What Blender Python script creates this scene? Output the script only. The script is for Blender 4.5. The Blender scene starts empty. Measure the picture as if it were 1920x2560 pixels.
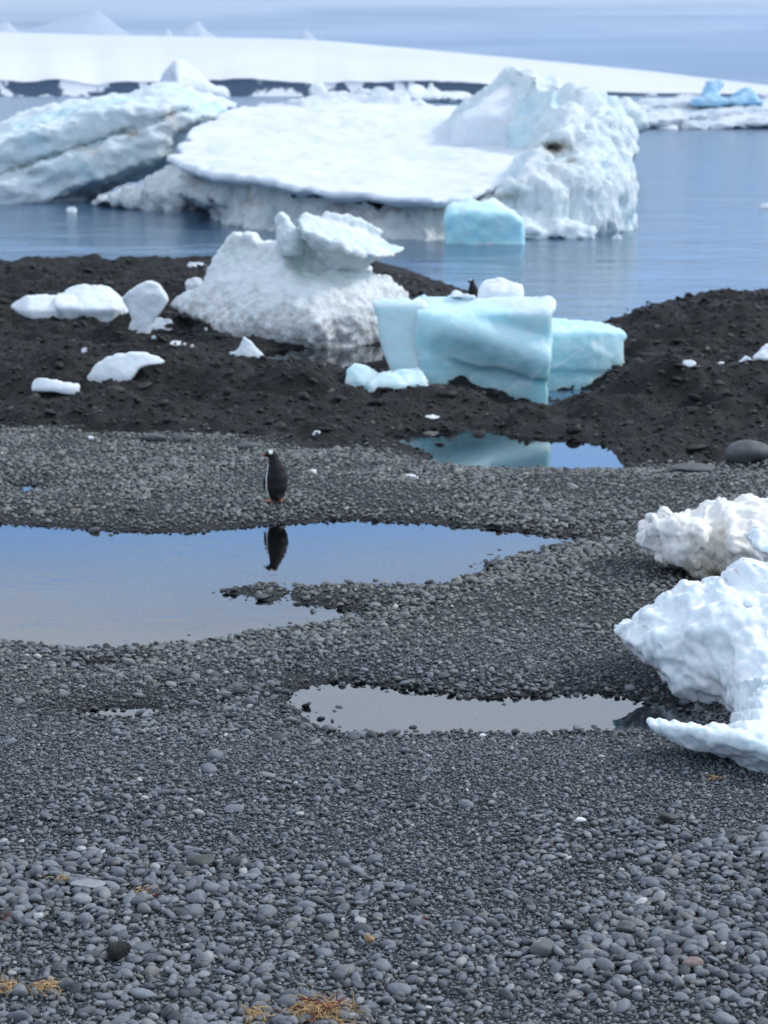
import bpy, math, random
import numpy as np
from mathutils import Vector

random.seed(7)
RNG = np.random.default_rng(7)
scene = bpy.context.scene
COL = scene.collection

# ------------------------------------------------------------------ camera
CAM_H = 5.15
PITCH = math.radians(10.85)
FPX = 5475.0                       # focal length in pixels of a 1920 x 2560 frame
cam_data = bpy.data.cameras.new('camera')
cam = bpy.data.objects.new('camera', cam_data)
COL.objects.link(cam)
cam.location = (0, 0, CAM_H)
cam.rotation_euler = (math.pi / 2 - PITCH, 0, 0)
cam_data.sensor_fit = 'VERTICAL'
cam_data.sensor_height = 36.0
cam_data.sensor_width = 27.0
cam_data.lens = FPX / 2560 * 36.0
cam_data.clip_start = 0.1
cam_data.clip_end = 40000
cam_data.dof.use_dof = True
cam_data.dof.focus_distance = 15.5
cam_data.dof.aperture_fstop = 2.8
scene.camera = cam

scene.render.engine = 'CYCLES'
scene.render.resolution_x = 768
scene.render.resolution_y = 1024
scene.cycles.use_denoising = True
scene.cycles.max_bounces = 8
scene.cycles.diffuse_bounces = 4
scene.cycles.glossy_bounces = 3
scene.cycles.transmission_bounces = 2
scene.cycles.volume_bounces = 0
scene.cycles.caustics_reflective = False
scene.cycles.caustics_refractive = False
scene.view_settings.view_transform = 'Standard'
scene.view_settings.look = 'None'
scene.view_settings.exposure = 0.08
scene.view_settings.gamma = 1.0
scene.view_settings.use_curve_mapping = False

# ------------------------------------------------------------------ sky and sun
SUN_EL = math.radians(40)
SUN_AZ = math.radians(78)          # clockwise from +Y (the view direction) towards +X
SUN_DIR = Vector((math.cos(SUN_EL) * math.sin(SUN_AZ), math.cos(SUN_EL) * math.cos(SUN_AZ), math.sin(SUN_EL)))
world = bpy.data.worlds.new('World')
scene.world = world
world.use_nodes = True


class NT:
    """small helper round a node tree"""
    def __init__(self, tree):
        self.t = tree
        tree.nodes.clear()

    def n(self, typ, inputs=None, **props):
        nd = self.t.nodes.new(typ)
        for k, v in props.items():
            setattr(nd, k, v)
        for k, v in (inputs or {}).items():
            self.set(nd, k, v)
        return nd

    def set(self, nd, k, v):
        s = nd.inputs[k]
        if isinstance(v, bpy.types.NodeSocket):
            self.t.links.new(v, s)
        elif isinstance(v, bpy.types.Node):
            self.t.links.new(v.outputs[0], s)
        else:
            s.default_value = v

    def math(self, op, a, b=0.0, c=0.0, clamp=False):
        nd = self.n('ShaderNodeMath', operation=op, use_clamp=clamp)
        self.set(nd, 0, a); self.set(nd, 1, b); self.set(nd, 2, c)
        return nd.outputs[0]

    def vmath(self, op, a, b=(0, 0, 0)):
        nd = self.n('ShaderNodeVectorMath', operation=op)
        self.set(nd, 0, a); self.set(nd, 1, b)
        return nd.outputs[0]

    def mapr(self, v, a, b, c=0.0, d=1.0, smooth=True):
        nd = self.n('ShaderNodeMapRange', interpolation_type='SMOOTHSTEP' if smooth else 'LINEAR')
        for k, x in zip(('Value', 'From Min', 'From Max', 'To Min', 'To Max'), (v, a, b, c, d)):
            self.set(nd, k, x)
        return nd.outputs['Result']

    def mix(self, f, a, b, blend='MIX'):
        nd = self.n('ShaderNodeMix', data_type='RGBA', blend_type=blend, clamp_factor=True)
        self.set(nd, 0, f)
        for i, v in ((6, a), (7, b)):
            if isinstance(v, tuple) and len(v) == 3:
                v = v + (1.0,)
            self.set(nd, i, v)
        return nd.outputs[2]

    def noise(self, vec, scale, detail=4.0, rough=0.55, dist=0.0):
        nd = self.n('ShaderNodeTexNoise', {'Scale': scale, 'Detail': detail, 'Roughness': rough, 'Distortion': dist})
        self.set(nd, 'Vector', vec)
        return nd.outputs['Fac']

    def scale(self, vec, s):
        return self.vmath('MULTIPLY', vec, s)

    def ramp(self, f, stops, interp='LINEAR'):
        nd = self.n('ShaderNodeValToRGB')
        cr = nd.color_ramp
        cr.interpolation = interp
        while len(cr.elements) < len(stops):
            cr.elements.new(0.5)
        for e, (p, c) in zip(cr.elements, stops):
            e.position = p
            e.color = (c if len(c) == 4 else tuple(c) + (1.0,)) if isinstance(c, tuple) else (c, c, c, 1)
        self.set(nd, 'Fac', f)
        return nd.outputs['Color']


w = NT(world.node_tree)
SKY_STRENGTH = 0.1
tc = w.n('ShaderNodeTexCoord')
vec = tc.outputs['Generated']
sep = w.n('ShaderNodeSeparateXYZ', {'Vector': vec})
zz = sep.outputs['Z']
# clear sky, looked up a little above the horizon haze so that gaps between the clouds stay blue
up = w.n('ShaderNodeCombineXYZ', {'X': sep.outputs['X'], 'Y': sep.outputs['Y'],
                                  'Z': w.math('ADD', w.math('MULTIPLY', zz, 0.8), 0.22)})
sky = w.n('ShaderNodeTexSky', sky_type='NISHITA', sun_disc=False, sun_elevation=SUN_EL, sun_rotation=SUN_AZ,
          altitude=0.0, air_density=1.0, dust_density=0.4, ozone_density=2.5)
w.set(sky, 'Vector', w.vmath('NORMALIZE', up.outputs[0]))
blue = w.mix(1.0, sky.outputs[0], (2.9, 3.3, 3.6), 'MULTIPLY')
# cloud layer: banks drawn out along the horizon, thinner higher up
flat = w.n('ShaderNodeCombineXYZ', {'X': sep.outputs['X'], 'Y': sep.outputs['Y'], 'Z': w.math('MULTIPLY', zz, 9.0)})
n1 = w.noise(flat.outputs[0], 2.2, 5, 0.55, 0.4)
n2 = w.noise(flat.outputs[0], 6.5, 5, 0.6, 0.2)
low = w.n('ShaderNodeCombineXYZ', {'X': sep.outputs['X'], 'Y': sep.outputs['Y'], 'Z': w.math('MULTIPLY', zz, 34.0)})
n3 = w.noise(low.outputs[0], 5.0, 6, 0.6, 0.5)
cov = w.ramp(zz, [(0.0, 0.97), (0.055, 0.92), (0.10, 0.45), (0.145, 0.06), (0.190, 0.10), (0.212, 0.55), (0.242, 0.97),
                  (0.45, 0.80), (1.0, 0.70)])
cloud_f = w.math('ADD', cov, w.math('MULTIPLY', w.math('SUBTRACT', n1, 0.5), 1.0), clamp=True)
near_h = w.mapr(zz, 0.10, 0.05)
tone = w.math('ADD', w.math('MULTIPLY', n2, 0.55), w.math('MULTIPLY', n1, 0.65))
tone = w.math('ADD', tone, w.math('MULTIPLY', w.math('MULTIPLY', w.math('SUBTRACT', n3, 0.5), near_h), 1.9))
# the left of the low sky is whiter, the right greyer and bluer
side = w.mapr(sep.outputs['X'], -0.22, 0.16)
lift = w.math('ADD', w.math('MULTIPLY', w.mapr(zz, 0.012, 0.040), 0.45), w.math('MULTIPLY', w.mapr(zz, 0.21, 0.26), 0.16))
tone2 = w.math('ADD', w.math('SUBTRACT', tone, w.math('MULTIPLY', side, 0.16)), lift)
cloud_c = w.ramp(tone2, [(0.22, (4.1, 4.5, 5.1)), (0.48, (5.0, 5.4, 6.0)), (0.74, (6.9, 7.6, 8.6)), (1.0, (9.1, 9.9, 10.9))])
sky_c = w.mix(cloud_f, blue, cloud_c)
bg = w.n('ShaderNodeBackground', {'Color': sky_c, 'Strength': SKY_STRENGTH})
out = w.n('ShaderNodeOutputWorld', {'Surface': bg.outputs[0]})

sun_data = bpy.data.lights.new('sun', 'SUN')
sun_data.energy = 2.0
sun_data.angle = math.radians(12)
sun_data.color = (1.0, 0.965, 0.91)
sun = bpy.data.objects.new('sun', sun_data)
COL.objects.link(sun)
sun.location = (20, 10, 60)
sun.rotation_euler = SUN_DIR.to_track_quat('Z', 'Y').to_euler()

# ------------------------------------------------------------------ numeric helpers
CP, SP = math.cos(PITCH), math.sin(PITCH)


def ray(px, py):
    u = (np.asarray(px, float) - 960.0) / FPX
    v = (1280.0 - np.asarray(py, float)) / FPX
    return u, CP + v * SP, -SP + v * CP          # x, y, z of the view ray


def on_level(px, py, z=0.0):
    dx, dy, dz = ray(px, py)
    t = (z - CAM_H) / dz
    return dx * t, dy * t


def on_depth(px, py, y):
    dx, dy, dz = ray(px, py)
    t = y / dy
    return dx * t, CAM_H + dz * t


_TAB = np.random.default_rng(3).random((64, 64, 64)).astype(np.float32)
_JIT = np.random.default_rng(5).random((32, 32, 32, 3)).astype(np.float32)


def vnoise(p):
    """smooth value noise, -1..1"""
    i = np.floor(p).astype(np.int64)
    f = (p - i).astype(np.float32)
    f = f * f * f * (f * (f * 6 - 15) + 10)
    i0 = i & 63
    i1 = (i + 1) & 63
    x0, y0, z0 = i0[..., 0], i0[..., 1], i0[..., 2]
    x1, y1, z1 = i1[..., 0], i1[..., 1], i1[..., 2]
    fx, fy, fz = f[..., 0], f[..., 1], f[..., 2]
    a = _TAB[x0, y0, z0] * (1 - fx) + _TAB[x1, y0, z0] * fx
    b = _TAB[x0, y1, z0] * (1 - fx) + _TAB[x1, y1, z0] * fx
    c = _TAB[x0, y0, z1] * (1 - fx) + _TAB[x1, y0, z1] * fx
    d = _TAB[x0, y1, z1] * (1 - fx) + _TAB[x1, y1, z1] * fx
    return ((a * (1 - fy) + b * fy) * (1 - fz) + (c * (1 - fy) + d * fy) * fz) * 2 - 1


_ROT = np.array([[0.36, 0.48, -0.8], [-0.8, 0.6, 0.0], [0.48, 0.64, 0.6]])


def fbm(p, octs=4, gain=0.5, seed=0):
    p = p @ _ROT.T + seed * 7.31
    s, a, t = 0.0, 1.0, 0.0
    for _ in range(octs):
        s = s + a * vnoise(p)
        t += a
        a *= gain
        p = (p * 2.03) @ _ROT.T + 3.7
    return s / t


def fbm2(x, y, scale, octs=4, seed=0, gain=0.5):
    p = np.stack([np.asarray(x) / scale, np.asarray(y) / scale, np.full_like(np.asarray(x, float), 0.37 + seed)], -1)
    return fbm(p, octs, gain, seed)


def worley(p, seed=0):
    """distances to the nearest and second nearest feature point"""
    p = p + seed * 5.17
    i = np.floor(p).astype(np.int64)
    f1 = np.full(p.shape[0], 9.0)
    f2 = np.full(p.shape[0], 9.0)
    for ox in (-1, 0, 1):
        for oy in (-1, 0, 1):
            for oz in (-1, 0, 1):
                c = i + np.array([ox, oy, oz])
                k = c & 31
                q = c + _JIT[k[:, 0], k[:, 1], k[:, 2]]
                d = np.sqrt(((p - q) ** 2).sum(1))
                f2 = np.minimum(f2, np.maximum(f1, d))
                f1 = np.minimum(f1, d)
    return f1, f2


def poly_sdf(x, y, poly):
    """signed distance to a polygon, negative inside"""
    poly = np.asarray(poly, float)
    shp = np.shape(x)
    x = np.ravel(x); y = np.ravel(y)
    d = np.full(x.shape, 1e18)
    inside = np.zeros(x.shape, bool)
    n = len(poly)
    for k in range(n):
        ax, ay = poly[k]
        bx, by = poly[(k + 1) % n]
        ex, ey = bx - ax, by - ay
        wx, wy = x - ax, y - ay
        t = np.clip((wx * ex + wy * ey) / (ex * ex + ey * ey + 1e-12), 0, 1)
        d = np.minimum(d, (wx - ex * t) ** 2 + (wy - ey * t) ** 2)
        c = ((ay <= y) & (by > y)) | ((by <= y) & (ay > y))
        if abs(ey) > 1e-12:
            inside ^= c & (x < ax + (y - ay) / ey * ex)
    d = np.sqrt(d)
    return np.where(inside, -d, d).reshape(shp)


def sstep(a, b, x):
    t = np.clip((x - a) / (b - a), 0, 1)
    return t * t * (3 - 2 * t)


def smax(a, b, k):
    h = np.clip(0.5 + 0.5 * (a - b) / k, 0, 1)
    return b * (1 - h) + a * h + k * h * (1 - h)


def smin(a, b, k):
    return -smax(-a, -b, k)


def surface_nets(F, origin, h):
    """F: signed field on a grid, negative inside -> vertices, quads"""
    F = F.astype(np.float32)
    nx, ny, nz = F.shape
    S = F < 0
    cs = np.zeros((nx - 1, ny - 1, nz - 1), np.int8)
    for a in (0, 1):
        for b in (0, 1):
            for c in (0, 1):
                cs += S[a:nx - 1 + a, b:ny - 1 + b, c:nz - 1 + c]
    act = (cs > 0) & (cs < 8)
    ci = np.argwhere(act)
    idx = np.full(act.shape, -1, np.int64)
    idx[act] = np.arange(len(ci))
    acc = np.zeros((len(ci), 3)); cnt = np.zeros(len(ci))
    for ax in range(3):
        o1, o2 = [k for k in range(3) if k != ax]
        for a in (0, 1):
            for b in (0, 1):
                p0 = ci.copy(); p0[:, o1] += a; p0[:, o2] += b
                p1 = p0.copy(); p1[:, ax] += 1
                f0 = F[p0[:, 0], p0[:, 1], p0[:, 2]]; f1 = F[p1[:, 0], p1[:, 1], p1[:, 2]]
                m = (f0 < 0) != (f1 < 0)
                t = np.where(m, f0 / np.where(m, f0 - f1, 1), 0)
                q = p0.astype(float); q[:, ax] += t
                acc[m] += q[m]; cnt[m] += 1
    V = acc / cnt[:, None] * h + np.asarray(origin)
    quads = []
    for ax in range(3):
        o1, o2 = ((1, 2), (2, 0), (0, 1))[ax]
        sl0 = [slice(None)] * 3; sl1 = [slice(None)] * 3
        sl0[ax] = slice(0, -1); sl1[ax] = slice(1, None)
        A = S[tuple(sl0)]; B = S[tuple(sl1)]
        e = np.argwhere(A != B)
        e = e[(e[:, o1] > 0) & (e[:, o2] > 0) & (e[:, o1] < F.shape[o1] - 1) & (e[:, o2] < F.shape[o2] - 1)]
        if len(e) == 0:
            continue
        out_pos = A[e[:, 0], e[:, 1], e[:, 2]]
        c = []
        for (a, b) in ((-1, -1), (0, -1), (0, 0), (-1, 0)):
            q = e.copy(); q[:, o1] += a; q[:, o2] += b
            c.append(idx[q[:, 0], q[:, 1], q[:, 2]])
        Q = np.stack(c, 1)
        Q[~out_pos] = Q[~out_pos][:, ::-1]
        quads.append(Q)
    return V, np.concatenate(quads)


def vert_normals(V, Q):
    n = np.cross(V[Q[:, 2]] - V[Q[:, 0]], V[Q[:, 3]] - V[Q[:, 1]])
    N = np.zeros_like(V)
    for k in range(4):
        for a in range(3):
            N[:, a] += np.bincount(Q[:, k], n[:, a], len(V))
    return N / (np.linalg.norm(N, axis=1, keepdims=True) + 1e-12)


def mesh_from(name, V, Q, mat, smooth=True):
    me = bpy.data.meshes.new(name)
    V = np.asarray(V, np.float32); Q = np.asarray(Q, np.int32)
    k = Q.shape[1]
    me.vertices.add(len(V)); me.vertices.foreach_set('co', V.ravel())
    me.loops.add(Q.size); me.loops.foreach_set('vertex_index', Q.ravel())
    me.polygons.add(len(Q))
    me.polygons.foreach_set('loop_start', np.arange(0, Q.size, k, dtype=np.int32))
    me.polygons.foreach_set('use_smooth', np.full(len(Q), smooth))
    me.update(calc_edges=True)
    me.validate()
    if mat:
        me.materials.append(mat)
    return me


def attr(me, name, vals):
    a = me.attributes.new(name, 'FLOAT', 'POINT')
    a.data.foreach_set('value', np.asarray(vals, np.float32))


def link(name, me, parent=None, loc=None):
    o = bpy.data.objects.new(name, me)
    COL.objects.link(o)
    if loc is not None:
        o.location = loc
    if parent is not None:
        o.parent = parent
    return o


def tag(o, label=None, cat=None, group=None, kind=None):
    for k, v in (('label', label), ('category', cat), ('group', group), ('kind', kind)):
        if v:
            o[k] = v
    return o


def empty(name, loc, label, cat, group=None):
    o = bpy.data.objects.new(name, None)
    COL.objects.link(o)
    o.location = loc
    o.empty_display_size = 0.3
    return tag(o, label, cat, group)


# ------------------------------------------------------------------ materials
def new_mat(name):
    m = bpy.data.materials.new(name)
    m.use_nodes = True
    return m, NT(m.node_tree)


def finish(t, bsdf, bump=None, strength=0.3, dist=0.05):
    if bump is not None:
        b = t.n('ShaderNodeBump', {'Strength': strength, 'Distance': dist, 'Height': bump})
        t.set(bsdf, 'Normal', b.outputs[0])
    t.n('ShaderNodeOutputMaterial', {'Surface': bsdf.outputs[0]})


def ice_mat(name, c1, c2, stain=None, stain_amt=0.5, scale=1.0, sss=0.35, sss_r=(0.25, 0.5, 0.65), sss_s=0.12, rough=0.45,
            bump=0.35, bump_scale=14.0, bump_dist=0.03, stretch=(1, 1, 1), c3=None, low_dirt=None, spot=(0.22, 0.17, 0.09)):
    """snow or ice: two body tones, an optional third (clear blue ice), an optional dirt stain, an optional dirty foot"""
    m, t = new_mat(name)
    co = t.n('ShaderNodeTexCoord').outputs['Object']
    st = t.scale(co, stretch)
    a = t.noise(st, 0.9 / scale, 5, 0.6, 0.3)
    col = t.mix(t.mapr(a, 0.36, 0.64), c1, c2)
    if c3:
        b = t.noise(t.vmath('ADD', st, (7.3, 1.1, 3.9)), 0.7 / scale, 4, 0.5, 0.5)
        col = t.mix(t.mapr(b, 0.52, 0.68), col, c3)
    fine = t.noise(co, 9.0 / scale, 6, 0.62)
    col = t.mix(t.mapr(fine, 0.35, 0.7, 0.0, 0.35), col, tuple(x * 0.80 for x in c2))
    if stain:
        s = t.noise(t.vmath('ADD', st, (2.2, 9.1, 5.4)), 1.6 / scale, 6, 0.65, 0.6)
        col = t.mix(t.mapr(s, 0.56, 0.74, 0.0, stain_amt), col, stain)
    if low_dirt:
        dc, z0, z1, amt = low_dirt
        z = t.n('ShaderNodeSeparateXYZ', {'Vector': co}).outputs['Z']
        zz_ = t.math('ADD', z, t.math('MULTIPLY', t.math('SUBTRACT', t.noise(co, 1.4 / scale, 5, 0.6), 0.5), (z0 - z1) * 1.6))
        f = t.math('MULTIPLY', t.mapr(zz_, z1, z0), t.mapr(t.noise(co, 5.0 / scale, 5, 0.7), 0.35, 0.62))
        col = t.mix(t.math('MULTIPLY', f, amt), col, dc)
    sp_ = t.n('ShaderNodeAttribute', attribute_name='spot').outputs['Fac']
    sp_ = t.math('MULTIPLY', sp_, t.mapr(t.noise(co, 3.0 / scale, 5, 0.65), 0.34, 0.62))
    col = t.mix(sp_, col, spot)
    b = t.n('ShaderNodeBsdfPrincipled', {'Base Color': col, 'Roughness': rough, 'IOR': 1.31, 'Specular IOR Level': 0.35,
                                         'Subsurface Weight': sss, 'Subsurface Radius': sss_r, 'Subsurface Scale': sss_s})
    h = t.math('ADD', t.math('MULTIPLY', t.noise(co, bump_scale * 0.3 / scale, 3, 0.5), 1.5), t.noise(co, bump_scale / scale, 5, 0.6))
    finish(t, b, h, bump, bump_dist)
    return m


WHITE = (0.86, 0.89, 0.91)
PALE = (0.74, 0.83, 0.87)
MAT = {}
MAT['slab_snow'] = ice_mat('weathered_snow', (0.80, 0.83, 0.86), (0.73, 0.78, 0.83), scale=3.0, sss=0.0, bump=0.5, bump_dist=0.06, rough=0.7)
MAT['berg'] = ice_mat('berg_ice', (0.82, 0.87, 0.88), (0.70, 0.80, 0.82), stain=(0.62, 0.68, 0.60), stain_amt=0.5, scale=2.2, sss=0.0,
                      bump=0.45, bump_dist=0.15, rough=0.6, c3=(0.60, 0.81, 0.86))
MAT['berg_base'] = ice_mat('berg_wall_ice', (0.84, 0.87, 0.86), (0.72, 0.77, 0.76), stain=(0.46, 0.38, 0.27), stain_amt=0.7, scale=2.0, sss=0.0,
                           bump=0.7, bump_dist=0.25, rough=0.6, stretch=(1, 1, 0.35), c3=(0.60, 0.70, 0.70))
MAT['berg_far'] = ice_mat('far_berg_ice', (0.84, 0.88, 0.91), (0.70, 0.77, 0.82), stain=(0.36, 0.42, 0.42), stain_amt=0.6, scale=5.0, sss=0.0,
                          bump=0.6, bump_dist=0.5, rough=0.6, stretch=(0.5, 0.5, 1.6), c3=(0.50, 0.72, 0.86))
MAT['blue_peak'] = ice_mat('blue_peak_ice', (0.30, 0.58, 0.82), (0.50, 0.74, 0.88), scale=4.0, sss=0.0, bump=0.5, bump_dist=0.4)
MAT['floe_turq'] = ice_mat('floating_blue_ice', (0.42, 0.76, 0.80), (0.60, 0.83, 0.86), scale=1.6, sss=0.3, sss_s=0.3, bump=0.3, bump_dist=0.1)
MAT['sculpt'] = ice_mat('sculpted_ice', (0.90, 0.93, 0.93), (0.80, 0.85, 0.85), stain=(0.56, 0.66, 0.54), stain_amt=0.45, scale=1.0, sss=0.25,
                        sss_s=0.10, bump=0.8, bump_scale=11, bump_dist=0.07, rough=0.5, low_dirt=((0.36, 0.33, 0.29), 0.40, 1.5, 0.62), spot=(0.52, 0.70, 0.52))
MAT['sculpt_top'] = ice_mat('sculpted_top_ice', (0.86, 0.90, 0.91), (0.74, 0.84, 0.85), scale=0.8, sss=0.25, sss_s=0.10, bump=0.8, bump_scale=11,
                            bump_dist=0.06, c3=(0.62, 0.82, 0.82))
MAT['white_ice'] = ice_mat('white_ice', (0.86, 0.89, 0.91), (0.76, 0.83, 0.86), scale=0.8, sss=0.3, sss_s=0.10, bump=0.35, bump_dist=0.03)
MAT['chip'] = ice_mat('ice_fragment', (0.86, 0.88, 0.90), (0.78, 0.82, 0.85), scale=0.4, sss=0.2, sss_s=0.05, bump=0.4, bump_dist=0.02)
MAT['near_ice'] = ice_mat('near_ice', (0.90, 0.93, 0.94), (0.82, 0.89, 0.91), scale=0.45, sss=0.6, sss_s=0.14, bump=0.25, bump_scale=12, bump_dist=0.008,
                          rough=0.27)
MAT['cream_ice'] = ice_mat('cream_ice', (0.90, 0.86, 0.77), (0.86, 0.86, 0.83), stain=(0.50, 0.42, 0.31), stain_amt=0.35, scale=0.5, sss=0.35, sss_s=0.06,
                           bump=0.5, bump_scale=12, bump_dist=0.014, rough=0.4, low_dirt=((0.25, 0.19, 0.12), 0.12, 0.62, 0.95))


def turquoise_mat(name, bands):
    """clear glacier ice: internal colour layers that dip across the block"""
    m, t = new_mat(name)
    co = t.n('ShaderNodeTexCoord').outputs['Object']
    s = t.n('ShaderNodeSeparateXYZ', {'Vector': co})
    wob = t.math('MULTIPLY', t.math('SUBTRACT', t.noise(co, 0.8, 4, 0.5), 0.5), 0.55)
    layer = t.math('ADD', t.math('ADD', s.outputs['Z'], t.math('MULTIPLY', s.outputs['X'], 0.22)), wob)
    f = t.mapr(layer, 0.0, 2.3, 0, 1, smooth=False)
    col = t.ramp(f, bands)
    cloud = t.noise(t.scale(co, (1, 1, 2.2)), 1.8, 6, 0.6, 0.5)
    col = t.mix(t.mapr(cloud, 0.48, 0.75, 0, 0.5), col, (0.78, 0.87, 0.89))
    vein = t.n('ShaderNodeTexVoronoi', {'Vector': t.vmath('ADD', t.scale(co, (0.7, 0.7, 1.5)), t.scale(t.n('ShaderNodeTexNoise', {'Vector': co, 'Scale': 1.3}).outputs['Color'], (0.7, 0.7, 0.7))), 'Scale': 0.9}, feature='DISTANCE_TO_EDGE').outputs['Distance']
    col = t.mix(t.math('MULTIPLY', t.mapr(vein, 0.035, 0.0), t.mapr(t.noise(co, 2.2, 3, 0.5), 0.42, 0.6, 0, 0.7)), col, (0.88, 0.94, 0.95))
    b = t.n('ShaderNodeBsdfPrincipled', {'Base Color': col, 'Roughness': 0.22, 'IOR': 1.31, 'Specular IOR Level': 0.4,
                                         'Subsurface Weight': 0.7, 'Subsurface Radius': (0.3, 0.7, 0.8), 'Subsurface Scale': 0.4})
    h = t.math('ADD', t.math('MULTIPLY', t.noise(co, 2.4, 4, 0.5), 1.5), t.math('MULTIPLY', t.noise(co, 16, 5, 0.6), 0.35))
    finish(t, b, h, 0.3, 0.06)
    return m


MAT['turq'] = turquoise_mat('turquoise_ice', [(0.0, (0.48, 0.77, 0.82)), (0.30, (0.48, 0.79, 0.84)), (0.40, (0.62, 0.86, 0.90)), (0.58, (0.56, 0.82, 0.87)),
                                             (0.70, (0.68, 0.79, 0.82)), (0.88, (0.72, 0.81, 0.84)), (1.0, (0.86, 0.92, 0.94))])
MAT['turq_float'] = turquoise_mat('floating_turquoise_ice', [(0.0, (0.40, 0.76, 0.82)), (0.5, (0.50, 0.83, 0.87)), (0.78, (0.66, 0.87, 0.90)), (1.0, (0.84, 0.91, 0.93))])
MAT['turq_pale'] = turquoise_mat('pale_blue_ice', [(0.0, (0.66, 0.88, 0.93)), (0.4, (0.72, 0.90, 0.94)), (1.0, (0.82, 0.93, 0.96))])


def stone_mat(name, stops, tint_a, tint_b, rough=0.62, wet=True):
    m, t = new_mat(name)
    oi = t.n('ShaderNodeObjectInfo')
    co = t.n('ShaderNodeTexCoord').outputs['Object']
    pos = t.n('ShaderNodeNewGeometry').outputs['Position']
    col = t.ramp(oi.outputs['Random'], stops)
    yy = t.n('ShaderNodeSeparateXYZ', {'Vector': pos}).outputs['Y']
    patch = t.math('ADD', t.math('MULTIPLY', t.noise(pos, 0.22, 3, 0.5), 0.7), t.mapr(yy, 15.0, 24.0, 0.0, 0.34))
    col = t.mix(1.0, col, t.mix(t.mapr(patch, 0.38, 0.62), tint_a, tint_b), 'MULTIPLY')
    off = t.vmath('ADD', co, t.scale(oi.outputs['Location'], (13.0, 17.0, 5.0)))
    grain = t.noise(off, 3.0, 6, 0.7)
    col = t.mix(t.mapr(grain, 0.40, 0.72, 0.0, 0.5), col, t.mix(1.0, col, (1.7, 1.7, 1.68), 'MULTIPLY'))
    ro = rough
    if wet:
        z = t.n('ShaderNodeSeparateXYZ', {'Vector': pos}).outputs['Z']
        wetf = t.mapr(z, 0.075, 0.02)
        col = t.mix(t.math('MULTIPLY', wetf, 0.62), col, (0.012, 0.013, 0.014))
        ro = t.mapr(wetf, 0, 1, rough, 0.28)
    b = t.n('ShaderNodeBsdfPrincipled', {'Base Color': col, 'Roughness': ro, 'Specular IOR Level': 0.4})
    finish(t, b, t.noise(off, 7.0, 5, 0.7), 0.25, 0.02)
    return m


MAT['pebble'] = stone_mat('basalt_pebble', [(0.0, (0.048, 0.051, 0.056)), (0.25, (0.104, 0.110, 0.118)), (0.62, (0.160, 0.169, 0.179)),
                                           (0.88, (0.190, 0.200, 0.209)), (0.93, (0.155, 0.145, 0.125)), (0.975, (0.235, 0.243, 0.245)),
                                           (0.994, (0.29, 0.29, 0.28)), (1.0, (0.50, 0.49, 0.46))],
                          (0.98, 1.0, 1.03), (1.08, 1.07, 0.98))
MAT['rubble'] = stone_mat('dark_rubble', [(0.0, (0.006, 0.0060, 0.0059)), (0.6, (0.0110, 0.0109, 0.0106)), (0.92, (0.021, 0.0208, 0.0202)),
                                         (0.97, (0.06, 0.056, 0.05)), (1.0, (0.12, 0.115, 0.105))], (1, 1, 1), (1.15, 1.10, 1.04), rough=0.65, wet=False)

m, t = new_mat('beach_ground')
pos = t.n('ShaderNodeNewGeometry').outputs['Position']
dk = t.n('ShaderNodeAttribute', attribute_name='dark').outputs['Fac']
v = t.n('ShaderNodeTexVoronoi', {'Vector': pos, 'Scale': 24.0}, feature='F1')
gcol = t.mix(t.noise(pos, 30, 4, 0.6), (0.020, 0.021, 0.023), (0.055, 0.058, 0.062))
dcol = t.mix(t.mapr(t.noise(pos, 1.6, 6, 0.65), 0.35, 0.65), (0.0052, 0.0051, 0.0049), (0.0130, 0.0126, 0.0119))
z = t.n('ShaderNodeSeparateXYZ', {'Vector': pos}).outputs['Z']
gcol = t.mix(t.math('MULTIPLY', t.mapr(z, 0.08, 0.02), 0.6), gcol, (0.012, 0.013, 0.014))
col = t.mix(dk, gcol, dcol)
b = t.n('ShaderNodeBsdfPrincipled', {'Base Color': col, 'Roughness': 0.75, 'Specular IOR Level': 0.3})
h = t.math('ADD', t.math('MULTIPLY', v.outputs['Distance'], -0.6), t.noise(t.scale(pos, (1, 1, 2)), 5.5, 8, 0.7))
finish(t, b, h, 0.6, 0.05)
MAT['ground'] = m


m, t = new_mat('sea_water')
pos = t.n('ShaderNodeNewGeometry').outputs['Position']
p = t.scale(pos, (0.6, 1.0, 1))
h = t.math('ADD', t.noise(p, 0.8, 5, 0.55, 0.3), t.math('MULTIPLY', t.noise(p, 0.17, 3, 0.5), 2.0))
calm = t.mapr(t.noise(t.scale(pos, (0.5, 1.2, 1)), 0.04, 3, 0.5), 0.35, 0.65, 0.30, 0.8)
bp = t.n('ShaderNodeBump', {'Distance': 0.15, 'Height': h, 'Strength': calm})
gl = t.n('ShaderNodeBsdfGlossy', {'Color': (1, 1, 1, 1), 'Roughness': 0.09, 'Normal': bp.outputs[0]})
df = t.n('ShaderNodeBsdfDiffuse', {'Color': (0.060, 0.120, 0.195, 1)})
fr = t.n('ShaderNodeFresnel', {'IOR': 1.34, 'Normal': bp.outputs[0]})
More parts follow.
